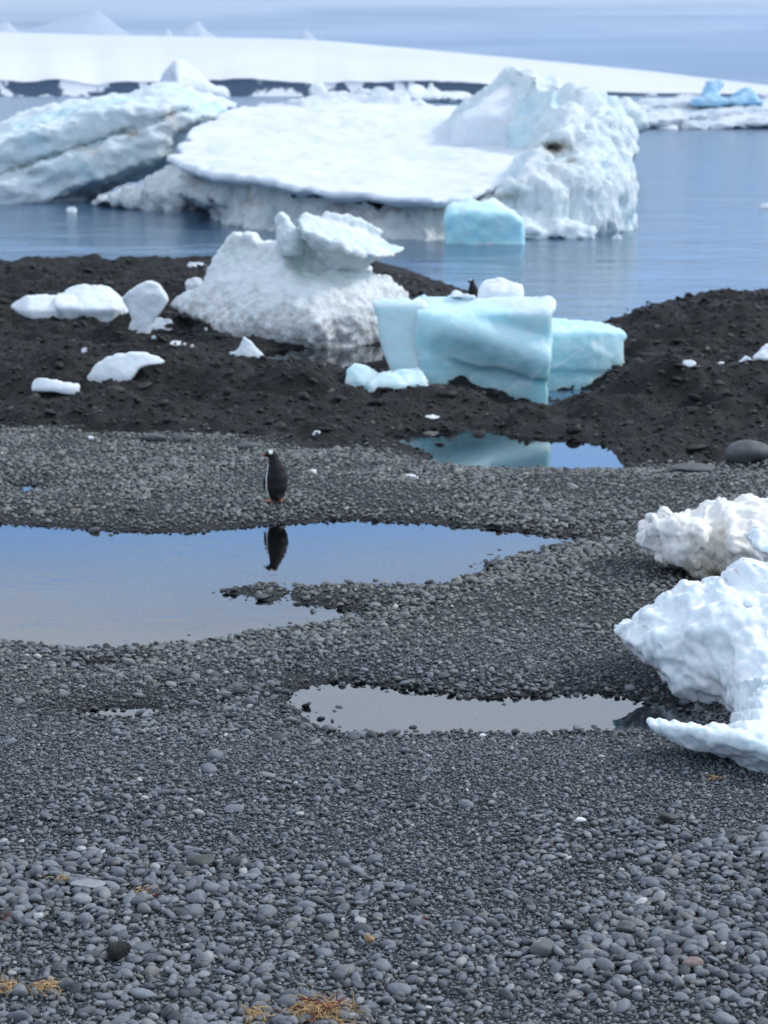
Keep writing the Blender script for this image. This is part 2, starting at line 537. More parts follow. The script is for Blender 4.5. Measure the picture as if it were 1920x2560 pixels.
# a wind-ruffled surface never reaches a full mirror at a low angle
mx = t.n('ShaderNodeMixShader', {0: t.math('MINIMUM', fr.outputs[0], 0.52), 1: df.outputs[0], 2: gl.outputs[0]})
t.n('ShaderNodeOutputMaterial', {'Surface': mx.outputs[0]})
MAT['sea'] = m
m, t = new_mat('pool_water')
pos = t.n('ShaderNodeNewGeometry').outputs['Position']
p = t.scale(pos, (0.45, 1.0, 1))
gust = t.mapr(t.noise(t.scale(pos, (0.35, 1.3, 1)), 0.9, 4, 0.6, 0.6), 0.52, 0.66, 0.10, 1.0)
h = t.math('ADD', t.noise(p, 7.0, 4, 0.55, 0.3), t.math('MULTIPLY', t.noise(p, 1.6, 3, 0.5), 1.5))
bp = t.n('ShaderNodeBump', {'Distance': 0.012, 'Height': h, 'Strength': t.math('MULTIPLY', gust, 0.28)})
gl = t.n('ShaderNodeBsdfGlossy', {'Color': (1, 1, 1, 1), 'Roughness': 0.015, 'Normal': bp.outputs[0]})
tr = t.n('ShaderNodeBsdfTransparent', {'Color': (0.42, 0.52, 0.60, 1)})
fr = t.n('ShaderNodeFresnel', {'IOR': 3.3, 'Normal': bp.outputs[0]})
mx = t.n('ShaderNodeMixShader', {0: fr.outputs[0], 1: tr.outputs[0], 2: gl.outputs[0]})
t.n('ShaderNodeOutputMaterial', {'Surface': mx.outputs[0]})
MAT['pool'] = m

# ------------------------------------------------------------------ the lie of the land
SC = 1.1573                       # sketch units -> photo pixels


def plan(pts, z=0.0, k=SC):
    a = np.array(pts, float) * k
    x, y = on_level(a[:, 0], a[:, 1], z)
    return np.stack([x, y], 1)


POOLS = {
    'main': plan([(-330, 1126), (-160, 1124), (0, 1130), (100, 1136), (200, 1143), (300, 1147), (400, 1150), (500, 1141), (600, 1131), (700, 1124),
                  (760, 1121), (850, 1126), (950, 1132), (1050, 1140), (1150, 1150), (1275, 1164), (1215, 1182), (1130, 1203), (1060, 1218),
                  (1045, 1240), (970, 1260), (900, 1267), (800, 1268), (700, 1266), (640, 1268), (622, 1284), (650, 1303), (720, 1311), (795, 1322),
                  (760, 1341), (660, 1352), (600, 1364), (540, 1369), (512, 1380), (420, 1390), (330, 1398), (200, 1404), (100, 1399),
                  (0, 1391), (-160, 1394), (-330, 1388)]),
    'front': plan([(612, 1518), (636, 1490), (680, 1477), (720, 1472), (800, 1474), (860, 1487), (960, 1494), (1040, 1508), (1150, 1502), (1250, 1495),
                   (1330, 1501), (1420, 1517), (1470, 1519), (1500, 1530), (1490, 1552), (1460, 1570), (1390, 1582), (1250, 1584), (1100, 1585), (950, 1586),
                   (850, 1592), (740, 1589), (690, 1577), (650, 1545)]),
    'back': plan([(815, 937), (900, 925), (960, 928), (1080, 935), (1150, 943), (1190, 944), (1260, 951), (1318, 966), (1338, 992), (1362, 1018),
                  (1200, 1015), (1080, 1013), (1000, 1012), (915, 1000), (940, 983), (880, 966)]),
    'melt': plan([(480, 778), (560, 760), (700, 750), (850, 745), (850, 785), (820, 793), (740, 801), (640, 813), (560, 803), (495, 790)]),
    'sliver': plan([(20, 1056), (60, 1047), (105, 1055), (60, 1067)]),
    'puddle': plan([(150, 1541), (200, 1533), (260, 1526), (335, 1528), (365, 1540), (300, 1554), (220, 1553)]),
    'puddle2': plan([(165, 1434), (235, 1430), (262, 1437), (210, 1443)]),
}
ISLET = plan([(486, 1279), (520, 1271), (560, 1267), (585, 1261), (612, 1270), (608, 1286), (592, 1300), (565, 1296), (545, 1284), (510, 1284)])
SHORE = plan([(-9000, 660), (-900, 650), (0, 662), (60, 655), (150, 650), (500, 645), (700, 640), (900, 632), (1000, 655), (1120, 686), (1200, 712),
              (1240, 745), (1250, 795), (1300, 832), (1390, 832), (1440, 806), (1540, 768), (1650, 738), (1800, 722), (1920, 715), (2600, 700), (9000, 700),
              ], 0.0, 1.0)
SHORE = np.concatenate([SHORE, [[260, -90], [-260, -90]]])
DARK = plan([(-4000, 1060), (-600, 1078), (0, 938), (200, 946), (330, 952), (480, 955), (600, 972), (700, 985), (830, 985), (950, 992), (1200, 1003),
             (1350, 1012), (1420, 1018), (1560, 1024), (1659, 1028), (2200, 1040), (4000, 1040), (4000, 560), (-4000, 560)])
MOUNDS = [  # pixel of the middle on the water level, height, size across, size in depth
    ((520, 965), 0.42, 1.9, 1.7), ((800, 1000), 0.20, 1.6, 1.5), ((180, 985), 0.20, 1.6, 1.6), ((-300, 960), 0.4, 3.0, 3.0),
    ((120, 760), 0.42, 4.5, 6.5), ((520, 738), 0.25, 3.0, 5.0), ((-600, 760), 0.6, 6.0, 7.0),
    ((1010, 745), 0.35, 1.9, 5.0), ((1150, 1028), 0.20, 0.6, 0.7), ((1010, 1060), 0.10, 1.0, 0.8), ((1590, 1030), 0.25, 0.6, 1.2), ((1375, 1005), -0.30, 0.9, 0.9), ((1450, 960), -0.60, 1.25, 1.4), ((975, 1012), -0.16, 0.9, 0.6),
    ((1640, 1010), 0.55, 0.9, 1.6), ((1900, 1030), 0.6, 1.4, 2.4), ((1960, 880), 0.42, 2.4, 4.0), ((1700, 880), 0.30, 1.6, 3.6), ((2600, 900), 0.9, 6, 6)]


def dark_mask(x, y):
    d = poly_sdf(x, y, DARK) + 0.35 * fbm2(x, y, 1.1, 3, 4)
    return sstep(0.25, -0.35, d)


def height(x, y):
    x = np.asarray(x, float); y = np.asarray(y, float)
    n_small = fbm2(x, y, 0.35, 3, 1)
    n_mid = fbm2(x, y, 1.6, 4, 2)
    dk = dark_mask(x, y)
    h = 0.10 + 0.035 * n_mid + 0.010 * n_small
    for (c, hh, sx, sy) in MOUNDS:
        cx, cy = on_level(c[0], c[1])
        h = h + hh * np.exp(-((x - cx) / sx) ** 2 - ((y - cy) / sy) ** 2)
    # rough lava rubble of the dark ridges
    rough = np.abs(fbm2(x, y, 1.3, 5, 6, 0.55))
    p3 = np.stack([x.ravel() / 1.25, y.ravel() / 0.8, np.full(x.size, 0.5)], 1)
    f1, f2 = worley(p3, 3)
    lump = (0.55 - f1).reshape(x.shape)
    h = h + dk * (0.50 * (rough - 0.16) + 0.28 * lump + 0.05 * n_small)
    # foreshore climbs to where the photographer stands
    h = h + 3.3 * np.clip((10.5 - y) / 11, 0, 1.4) ** 1.5
    # pools
    wig = 0.05 * fbm2(x, y, 0.30, 3, 9) + 0.03 * fbm2(x, y, 0.11, 2, 5)
    sd = np.full(x.shape, 50.0)
    for p in POOLS.values():
        sd = np.minimum(sd, poly_sdf(x, y, p))
    sd = np.maximum(sd, -(poly_sdf(x, y, ISLET) + 0.0))
    sd = sd + wig
    gentle = 0.010 + 0.10 * sd + 0.30 * dk * np.clip(sd - 0.05, 0, None)
    h = np.where(sd < 0, np.maximum(0.16 * sd, -0.16), smin(h, gentle, 0.03))
    # sea
    ss = -poly_sdf(x, y, SHORE) + 0.5 * fbm2(x, y, 2.5, 3, 8) * (y > 30)
    shore = np.where(ss > 0, -0.25 + 0.30 * ss, 0.25 * ss - 0.25)
    h = np.where(y > 25, smin(h, np.maximum(shore, -2.2), 0.12), h)
    return h


def ground_hit(px, py):
    """where the sight line through a pixel meets the terrain"""
    dx, dy, dz = ray(px, py)
    ds = np.linspace(9.5, 72, 4000)
    tt = ds / dy
    X, Z = dx * tt, CAM_H + dz * tt
    H = height(X, ds)
    k = np.argmax(Z <= H)
    if Z[k] > H[k]:
        k = len(ds) - 1
    return float(X[k]), float(ds[k]), float(H[k])


# ------------------------------------------------------------------ ground, sea and pools
def axis(parts):
    out = []
    for a, b, n in parts:
        out.append(np.linspace(a, b, n, endpoint=False))
    return np.concatenate(out + [[parts[-1][1]]])


xs = axis([(-260, -60, 10), (-60, -17, 40), (-17, -8, 80), (-8, 8, 260), (8, 17, 80), (17, 60, 40), (60, 260, 10)])
ys = axis([(-90, 0, 10), (0, 9, 20), (9, 34, 420), (34, 48, 190), (48, 75, 170), (75, 130, 12)])
GX, GY = np.meshgrid(xs, ys)
GZ = height(GX, GY)
nX, nY = len(xs), len(ys)
ii = np.arange(nX * nY).reshape(nY, nX)
Q = np.stack([ii[:-1, :-1].ravel(), ii[:-1, 1:].ravel(), ii[1:, 1:].ravel(), ii[1:, :-1].ravel()], 1)
me = mesh_from('beach_ground', np.stack([GX.ravel(), GY.ravel(), GZ.ravel()], 1), Q, MAT['ground'])
attr(me, 'dark', dark_mask(GX, GY).ravel())
ground = tag(link('beach_ground', me), kind='structure')

R = [0.5, 1]
s = 16000.0
me = mesh_from('sea', [(-s, 30, -0.22), (s, 30, -0.22), (s, 16000, -0.22), (-s, 16000, -0.22)], [(0, 1, 2, 3)], MAT['sea'])
sea = tag(link('sea', me), kind='structure')

for nm, poly in POOLS.items():
    c = poly.mean(0)
    V, grow = [], 0.22 if nm not in ('sliver', 'puddle', 'puddle2') else 0.08
    n = len(poly)
    for k in range(n):
        a, b, d = poly[k - 1], poly[k], poly[(k + 1) % n]
        tdir = d - a
        nrm = np.array([tdir[1], -tdir[0]]) / (np.linalg.norm(tdir) + 1e-9)
        V.append(b - nrm * grow)
    area = 0.5 * sum(poly[k - 1][0] * poly[k][1] - poly[k][0] * poly[k - 1][1] for k in range(n))
    if area > 0:
        V = [2 * poly[k] - V[k] for k in range(n)]
    name = 'puddle' if nm in ('sliver', 'puddle', 'puddle2') else 'pool'
    import bmesh
    bm = bmesh.new()
    f = bm.faces.new([bm.verts.new((p[0], p[1], 0.0)) for p in V])
    if f.normal.z < 0 or area < 0:
        bmesh.ops.reverse_faces(bm, faces=[f])
    bmesh.ops.triangulate(bm, faces=bm.faces[:])
    bm.normal_update()
    me = bpy.data.meshes.new(name)
    bm.to_mesh(me); bm.free()
    if sum(p.normal.z for p in me.polygons) < 0:
        me.flip_normals()
    me.materials.append(MAT['pool'])
    tag(link(name, me), kind='structure')

# ------------------------------------------------------------------ far coast: glacier, cliffs and peaks
def interp(px, pts):
    a = np.array(pts, float)
    return np.interp(px, a[:, 0], a[:, 1])


m, t = new_mat('glacier_snow')
pos = t.n('ShaderNodeNewGeometry').outputs['Position']
col = t.mix(t.mapr(t.noise(t.scale(pos, (1, 0.4, 1)), 0.004, 5, 0.6), 0.35, 0.7), (0.86, 0.86, 0.85), (0.78, 0.80, 0.82))
b = t.n('ShaderNodeBsdfPrincipled', {'Base Color': col, 'Roughness': 0.8, 'Specular IOR Level': 0.1})
finish(t, b, t.noise(pos, 0.01, 5, 0.6), 0.3, 8.0)
MAT['glacier'] = m
m, t = new_mat('coast_rock')
pos = t.n('ShaderNodeNewGeometry').outputs['Position']
col = t.mix(t.noise(pos, 0.05, 5, 0.6), (0.018, 0.030, 0.055), (0.035, 0.050, 0.085))
snow = t.noise(t.scale(pos, (1.0, 1.0, 0.5)), 0.016, 5, 0.62, 0.4)
low = t.n('ShaderNodeSeparateXYZ', {'Vector': pos}).outputs['Z']
xx = t.n('ShaderNodeSeparateXYZ', {'Vector': pos}).outputs['X']
snowf = t.mapr(t.math('ADD', snow, t.mapr(xx, -420, -300, 0.07, 0.0)), 0.53, 0.57)
col = t.mix(snowf, col, (0.82, 0.84, 0.86))
b = t.n('ShaderNodeBsdfPrincipled', {'Base Color': col, 'Roughness': 0.85, 'Specular IOR Level': 0.15})
finish(t, b, t.noise(pos, 0.06, 5, 0.6), 0.6, 3.0)
MAT['coast'] = m

COAST_D, SKY_D = 3000.0, 5200.0
skyline = [(-3000, 20), (-400, 70), (0, 92), (200, 96), (400, 100), (600, 104), (740, 108), (830, 113), (960, 124), (1200, 144), (1400, 162), (1600, 180),
           (1800, 203), (1920, 216), (2100, 232), (2400, 250), (9000, 300)]
cliff = [(-3000, 200), (0, 203), (100, 206), (150, 200), (250, 212), (330, 204), (420, 207), (600, 199), (700, 204), (780, 212), (850, 208), (960, 206), (1060, 204),
         (1180, 210), (1300, 220), (1450, 228), (1597, 233), (1750, 234), (1920, 236), (2300, 238), (9000, 240)]
us = np.linspace(-2400, 4300, 420)
dd = np.concatenate([np.linspace(COAST_D + 3, SKY_D, 40), np.linspace(SKY_D, 8500, 12)[1:]])
U, D = np.meshgrid(us, dd)
c_y = interp(U, cliff) + 5.0 * fbm2(U, U * 0, 42, 4, 2) * sstep(1500, 1200, U)
zc = CAM_H + (231 - c_y) / FPX * COAST_D
zs = CAM_H + (231 - interp(U, skyline)) / FPX * SKY_D
f = np.clip((D - COAST_D) / (SKY_D - COAST_D), 0, 1)
Z = zc + (zs - zc) * (1 - (1 - f) ** 1.7)
Z = np.where(D > SKY_D, zs - (D - SKY_D) * 0.05, Z) + (7.0 * fbm2(U * D / FPX, D, 420, 4, 3) + 2.0 * fbm2(U * D / FPX, D * 3, 120, 3, 4)) * f * (1.15 - f)
X = (U - 960) / FPX * D
nU, nD = len(us), len(dd)
ii = np.arange(nU * nD).reshape(nD, nU)
Q = np.stack([ii[:-1, :-1].ravel(), ii[:-1, 1:].ravel(), ii[1:, 1:].ravel(), ii[1:, :-1].ravel()], 1)
tag(link('glacier', mesh_from('glacier', np.stack([X.ravel(), D.ravel(), Z.ravel()], 1), Q, MAT['glacier'])), kind='structure')
# rock cliffs under the ice edge
rows = 7
Vc = []
for k in range(rows):
    g = k / (rows - 1)
    d = COAST_D - 26 * (1 - g) ** 1.6 + 9 * fbm2(us * 1.0, us * 0 + k * 0.35, 45, 3, 5) * (1 - g) + 3
    zt = zc[0] - 0.5
    Vc.append(np.stack([(us - 960) / FPX * d, d, -1.0 + (zt + 1.0) * g], 1))
V = np.concatenate(Vc)
ii = np.arange(nU * rows).reshape(rows, nU)
Q = np.stack([ii[:-1, :-1].ravel(), ii[:-1, 1:].ravel(), ii[1:, 1:].ravel(), ii[1:, :-1].ravel()], 1)
tag(link('coastal_cliffs', mesh_from('coastal_cliffs', V, Q, MAT['coast'])), kind='structure')


def peak(px, py, d, wl, wr, seed):
    """snow peak with ridges, top at a pixel, given distance and slopes"""
    cx = (px - 960) / FPX * d
    top = CAM_H + (231 - py) / FPX * d
    n = 90
    a = np.linspace(-1, 1, n)
    A, B = np.meshgrid(a, a)
    wx = np.where(A < 0, wl, wr)
    r = np.sqrt((A) ** 2 + (B) ** 2)
    ang = np.arctan2(B, A)
    ridge = 0.22 * np.abs(fbm2(np.cos(ang) * 1.3, np.sin(ang) * 1.3 + seed, 0.5, 3, seed)) * np.clip(r * 3, 0, 1)
    Hh = top * (1 - np.clip(r, 0, 1) ** 0.85 - ridge) + 0.05 * top * fbm2(A * 4, B * 4, 1.0, 4, seed) * np.clip(r * 4, 0.2, 1)
    V = np.stack([(cx + A * wx).ravel(), (d + B * max(wl, wr)).ravel(), Hh.ravel()], 1)
    ii = np.arange(n * n).reshape(n, n)
    Q = np.stack([ii[:-1, :-1].ravel(), ii[:-1, 1:].ravel(), ii[1:, 1:].ravel(), ii[1:, :-1].ravel()], 1)
    tag(link('snow_mountain', mesh_from('snow_mountain', V, Q, MAT['glacier'])), kind='structure')


peak(505, 55, 11500, 800, 520, 1)
peak(430, 74, 11800, 520, 380, 6)
peak(768, 74, 12500, 440, 480, 2)
peak(262, 30, 15500, 2600, 900, 3)
peak(40, 58, 12600, 1300, 620, 4)

# ------------------------------------------------------------------ ice builder
def build_ice(polypx, Y0, thick, vox, depth=None, k=None, warp=(0.0, 1.0), disp=(), seed=0, fall=None):
    """A block of ice: the outline seen from the beach carried back through the block, its near face shaped by a
    depth function (metres, on outline pixels), the edges rounded by k, then weathered along its normals."""
    poly = np.array(polypx, float)
    Yv = Y0 if depth is None else Y0 + np.clip(depth(poly[:, 0], poly[:, 1]), -9, 0.9 * thick)
    wx, wz = on_depth(poly[:, 0], poly[:, 1], Yv)
    P = np.stack([wx, wz], 1)
    k = k or vox * 3
    mg = vox * 4 + warp[0] * 1.5
    dpix_w = FPX / Y0 * CP
    dmin = dmax = 0.0
    if depth is not None:
        gx, gz = np.meshgrid(np.linspace(poly[:, 0].min(), poly[:, 0].max(), 40), np.linspace(poly[:, 1].min(), poly[:, 1].max(), 40))
        dv = depth(gx, gz)
        dmin, dmax = min(0, dv.min()), max(0, dv.max())
    x = np.arange(P[:, 0].min() - mg, P[:, 0].max() + mg, vox)
    z = np.arange(P[:, 1].min() - mg, P[:, 1].max() + mg, vox)
    y = np.arange(Y0 + dmin - mg, Y0 + thick + mg, vox)
    Xg, Zg = np.meshgrid(x, z, indexing='ij')
    if warp[0] > 0:
        q = np.stack([Xg / warp[1], Zg / warp[1], np.zeros_like(Xg)], -1)
        Xw = Xg + warp[0] * fbm(q, 3, 0.5, seed + 1)
        Zw = Zg + warp[0] * fbm(q, 3, 0.5, seed + 2)
    else:
        Xw, Zw = Xg, Zg
    sd = poly_sdf(Xw, Zw, P)
    # pixel coordinates of the grid, for the depth function
    if depth is not None:
        yf = np.full_like(Xg, Y0)
        for _ in range(5):
            wv = (Zg - CAM_H) / yf
            vv = (SP + wv * CP) / (CP - wv * SP)
            pxg = 960 + Xg / yf * (CP + vv * SP) * FPX
            pyg = 1280 - vv * FPX
            yf = 0.35 * yf + 0.65 * (Y0 + depth(pxg, pyg))
    else:
        yf = np.full_like(Xg, Y0)
    q2 = np.stack([Xg / (warp[1] * 1.4), Zg / (warp[1] * 1.4), np.full_like(Xg, 3.3)], -1)
    yb = Y0 + thick * (0.85 + 0.15 * fbm(q2, 3, 0.5, seed + 3))
    Yg = y[None, None, :]
    dfront = yf[:, :, None] - Yg
    dback = Yg - yb[:, :, None]
    F = smax(smax(dfront, dback, k), np.broadcast_to(sd[:, :, None], dfront.shape), k)
    # the top falls away behind its rim
    ztop = np.where(sd < 0, Zg, -1e3).max(1)
    fall = fall if fall is not None else max(0.06, (CAM_H - P[:, 1].mean()) / Y0)
    ytop = np.take_along_axis(yf, np.argmax(np.where(sd < 0, Zg, -1e3), 1)[:, None], 1)[:, 0]
    F = smax(F, Zg[:, :, None] - ztop[:, None, None] + fall * (Yg - ytop[:, None, None]), k * 0.7)
    F = np.moveaxis(F, 2, 1)
    V, Q = surface_nets(F, (x[0], y[0], z[0]), vox)
    return weather(V, Q, disp, seed)


def weather(V, Q, disp, seed):
    for (kind, amp, sc_) in disp:
        N = vert_normals(V, Q)
        s3 = np.array(sc_ if hasattr(sc_, '__len__') else (sc_,) * 3, float)
        p = V / s3
        if kind == 'fbm':
            d = fbm(p, 4, 0.5, seed + 4)
        elif kind == 'ridge':
            d = 0.35 - np.abs(fbm(p, 4, 0.55, seed + 5)) * 2
        elif kind == 'scallop':                       # melt cups with sharp rims
            f1, f2 = worley(p + 0.25 * fbm(p, 2, 0.5, seed)[:, None], seed + 6)
            d = f1 - 0.5
        elif kind == 'knob':                          # rounded lumps with creases between
            f1, f2 = worley(p + 0.25 * fbm(p, 2, 0.5, seed)[:, None], seed + 7)
            d = 0.45 - f1
        elif kind == 'facet':
            f1, f2 = worley(p, seed + 8)
            d = np.clip(f2 - f1, 0, 0.35) - 0.17
        V = V + N * (amp * d)[:, None]
    return V, Q


def to_px(V):
    x, y, z = V[:, 0], V[:, 1], V[:, 2] - CAM_H
    dpt = y * CP - z * SP
    return 960 + x / dpt * FPX, 1280 - (z * CP + y * SP) / dpt * FPX


def add_ice(name, VQ, mat, parent=None, origin=None, label=None, cat=None, group=None, spots=()):
    """spots: where dirt or algae is frozen into the ice (found on the photograph, stored on the surface)"""
    V, Q = VQ
    wv = np.zeros(len(V))
    if spots:
        a_, b_ = to_px(V)
        for (sx, sy, rx, ry, amt) in spots:
            wv = np.maximum(wv, amt * np.exp(-((a_ - sx) / rx) ** 2 - ((b_ - sy) / ry) ** 2))
    if parent is not None:
        org = np.array(parent.location)
        me = mesh_from(name, V - org, Q, MAT[mat])
        o = link(name, me, parent)
    else:
        if origin is None:
            origin = (V[:, 0].mean(), V[:, 1].mean(), V[:, 2].min())
        org = np.array(origin)
        me = mesh_from(name, V - org, Q, MAT[mat])
        o = link(name, me, None, org)
    if spots:
        attr(me, 'spot', wv)
    return tag(o, label, cat, group)


def px(pts, k=1.0, ox=0.0, oy=0.0):
    return [(ox + a / k, oy + b / k) for a, b in pts]


def inside_blend(x0, x1, v0, v1, x):
    return v0 + (v1 - v0) * sstep(x0, x1, x)


# ------------------------------------------------------------------ big tabular iceberg
SEA_Z = -0.22


def berg_slab(front, back, vox, seed, top, bottom=-0.9, over=0.9, lip=0.35, amp=0.3):
    poly = np.array(front + back, float)
    x = np.arange(poly[:, 0].min() - 1, poly[:, 0].max() + 1, vox)
    y = np.arange(poly[:, 1].min() - 1, poly[:, 1].max() + 1, vox)
    Xg, Yg = np.meshgrid(x, y, indexing='ij')
    q = np.stack([Xg / 2.2, Yg / 2.2, np.zeros_like(Xg)], -1)
    sd = poly_sdf(Xg + 0.5 * fbm(q, 3, 0.5, seed), Yg + 0.5 * fbm(q, 3, 0.5, seed + 1), poly)
    T = top(Xg, Yg)
    z = np.arange(bottom - 0.3, T.max() + 0.6, vox)
    Z3 = z[None, None, :]
    rel = T[:, :, None] - Z3
    inset = over * sstep(lip * 0.7, lip * 2.2, rel) - over * 0.9 * sstep(0.9, 2.2, rel)
    cavex, cavey = on_depth(470, 540, 92)[0], 92
    cave = 3.0 * np.exp(-((Xg - cavex) / 1.5) ** 2)[:, :, None] * sstep(0.9, -0.1, Z3)
    F = smax(sd[:, :, None] + inset + cave, -rel, 0.25)
    F = np.maximum(F, bottom - Z3)
    return surface_nets(F, (x[0], y[0], z[0]), vox)


def wpt(p, y):
    return (float(on_depth(p[0], p[1], y)[0]), y)


def slab_top(X, Y):
    base = np.interp(Y, [78, 81, 88, 95, 104, 112, 120], [1.15, 1.38, 1.78, 2.35, 3.35, 4.40, 4.9])
    lumps = 0.22 * fbm2(X, Y, 3.0, 4, 3) + 0.10 * fbm2(X, Y, 0.9, 3, 7)
    rise = 0.9 * np.exp(-((X + 1.5) / 4.0) ** 2 - ((Y - 106) / 3.0) ** 2)
    return base + lumps + rise * 0.5


berg = empty('tabular_iceberg', (2.0, 92.0, SEA_Z), 'largest iceberg, with flat tilted snowy top, undercut edge and rugged right end', 'iceberg')
front = [wpt((425, 400), 95), wpt((500, 420), 91), wpt((600, 440), 88), wpt((720, 455), 85.5), wpt((860, 475), 83), wpt((1000, 498), 81), wpt((1080, 500), 80.6),
         wpt((1180, 470), 83), wpt((1310, 400), 89)]
back = [wpt((1420, 300), 100), wpt((1330, 270), 112), wpt((1100, 268), 113.5), wpt((800, 268), 113), wpt((600, 270), 112), wpt((480, 300), 105)]
VQ = berg_slab(front, back, 0.15, 11, slab_top, over=0.8, lip=0.28)
Vn, Qn = weather(*VQ, (('fbm', 0.10, 1.8),), 12)
# the snow crust on top and the bare wall under it are two looks of one berg
cz = Vn[Qn].mean(1)
nz = vert_normals(Vn, Qn)[Qn].mean(1)[:, 2]
top_f = (cz[:, 2] > slab_top(cz[:, 0], cz[:, 1]) - 0.42)


def sub(V, Q):
    u, inv = np.unique(Q, return_inverse=True)
    return V[u], inv.reshape(Q.shape)


add_ice('snow_crust', weather(*sub(Vn, Qn[top_f]), (('fbm', 0.07, (1.2, 2.2, 1)), ('scallop', 0.05, (0.9, 1.4, 1)))  , 13), 'slab_snow', berg)
add_ice('undercut_wall', weather(*sub(Vn, Qn[~top_f]), (('ridge', 0.55, (1.5, 1.5, 2.2)), ('knob', 0.32, (0.55, 0.55, 1.3)), ('fbm', 0.10, 0.4)), 14), 'berg_base', berg, spots=((490, 450, 22, 30, 0.8), (630, 500, 40, 16, 0.5), (850, 520, 45, 30, 0.6), (1000, 524, 40, 12, 0.9), (1080, 520, 30, 10, 0.9), (930, 540, 40, 14, 0.6)))

wall = px([(1310, 405), (1330, 385), (1380, 350), (1420, 310), (1480, 300), (1530, 290), (1560, 310), (1592, 350), (1588, 420), (1587, 500), (1585, 590), (1450, 600),
           (1300, 605), (1120, 605), (1080, 560), (1160, 520), (1260, 470)])


def wall_depth(a, b):
    d = interp(a, [(1080, 1.5), (1200, 0.4), (1300, 0.0), (1400, -0.2), (1480, 0.5), (1540, 1.8), (1590, 4.5)])
    d = d + 4.0 * sstep(480, 300, b)
    cave = 2.2 * np.exp(-((a - 1385) / 28) ** 2 - ((b - 372) / 16) ** 2)
    return d + cave


add_ice('ice_wall', build_ice(wall, 83.5, 14, 0.14, wall_depth, 0.35, (0.25, 1.5),
                              (('ridge', 0.50, (1.7, 1.7, 2.8)), ('ridge', 0.22, (0.45, 0.45, 2.6)), ('knob', 0.14, (0.6, 0.6, 1.2)), ('fbm', 0.06, 0.35)), 21), 'berg', berg, spots=((1388, 370, 40, 16, 1.2), (1425, 402, 24, 9, 0.9), (1310, 470, 34, 12, 0.7), (1260, 492, 40, 9, 0.8), (1385, 425, 14, 20, 0.5)))
foot = px([(1250, 520), (1330, 500), (1420, 540), (1480, 560), (1510, 605), (1200, 610), (1180, 560)])
add_ice('ice_foot', build_ice(foot, 82.0, 5, 0.13, lambda a, b: 2.0 * sstep(590, 500, b), 0.4, (0.2, 1.0), (('ridge', 0.35, 1.0), ('knob', 0.25, 0.6)), 25), 'berg', berg)
hump = px([(1120, 300), (1180, 255), (1235, 212), (1270, 175), (1296, 157), (1318, 172), (1345, 178), (1362, 200), (1400, 192), (1432, 214), (1472, 206), (1492, 232),
           (1530, 228), (1545, 262), (1575, 290), (1590, 330), (1560, 420), (1300, 430), (1150, 360)])
add_ice('ice_hump', build_ice(hump, 101, 8, 0.16, lambda a, b: interp(a, [(1120, 4), (1280, 1.0), (1330, -1.0), (1450, -3), (1590, -1)]) - 3.0 * sstep(200, 330, b), 0.5, (0.25, 1.2),
                              (('ridge', 0.7, (1.8, 1.8, 2.4)), ('knob', 0.22, 0.8), ('fbm', 0.10, 0.4)), 31), 'berg', berg)
drift = px([(1130, 290), (1180, 258), (1235, 214), (1272, 182), (1300, 215), (1318, 262), (1310, 420), (1120, 420)])
add_ice('snow_drift', build_ice(drift, 99.5, 6, 0.16, lambda a, b: 2.5 * sstep(300, 180, b), 0.8, (0.05, 1.5), (('fbm', 0.08, 1.0),), 35), 'slab_snow', berg)

# ------------------------------------------------------------------ left iceberg
lb = px([(-260, 420), (-120, 350), (0, 305), (90, 262), (170, 240), (240, 232), (330, 222), (430, 203), (470, 212), (520, 228), (560, 240), (592, 262), (560, 280), (530, 292),
         (440, 330), (420, 392), (340, 440), (260, 470), (140, 520), (0, 520), (-260, 520)])


def lb_depth(a, b):
    face = interp(a, [(-260, -1), (0, 0.0), (200, 0.5), (400, 1.0), (590, 3.0)])
    top = interp(a, [(-260, 420), (0, 305), (240, 232), (430, 203), (592, 262)])
    line = 416 - 0.35 * (a - 58)                          # dirty parting that follows the tilt
    low = 491 - 0.34 * (a - 127)                          # edge above the hollow at the water
    d = face + 4.5 * sstep(top + 55, top - 5, b)
    d = d + 1.1 * np.exp(-((b - line) / 9) ** 2) + 0.5 * sstep(line + 6, line - 20, b) * sstep(top, top + 60, b)
    return d + 2.2 * sstep(low - 4, low + 24, b) * sstep(90, 200, a)


left = empty('tilted_iceberg', (-13.0, 112.0, SEA_Z), 'tilted slab iceberg with greenish broken flank at the left edge, beside the largest iceberg', 'iceberg')
add_ice('tilted_slab', build_ice(lb, 108, 13, 0.17, lb_depth, 0.5, (0.35, 1.8), (('ridge', 0.32, (3.0, 2.0, 0.9)), ('knob', 0.20, (0.8, 0.8, 0.5)), ('fbm', 0.12, 0.5)), 41),
        'berg', left, spots=((60, 425, 40, 14, 0.5), (215, 375, 50, 14, 0.6), (330, 335, 34, 13, 0.8), (425, 300, 24, 22, 0.7)))
lf = px([(190, 520), (260, 480), (340, 450), (380, 420), (440, 410), (520, 430), (560, 480), (480, 560), (400, 548), (330, 520)])
add_ice('ice_foot', build_ice(lf, 101, 7, 0.15, lambda a, b: interp(a, [(190, 5), (380, 0.5), (450, 0), (560, 2)]) + 1.5 * sstep(480, 420, b), 0.6, (0.3, 1.5),
                              (('ridge', 0.4, 1.4), ('knob', 0.3, (0.7, 0.7, 1.0))), 45), 'berg_base', left)

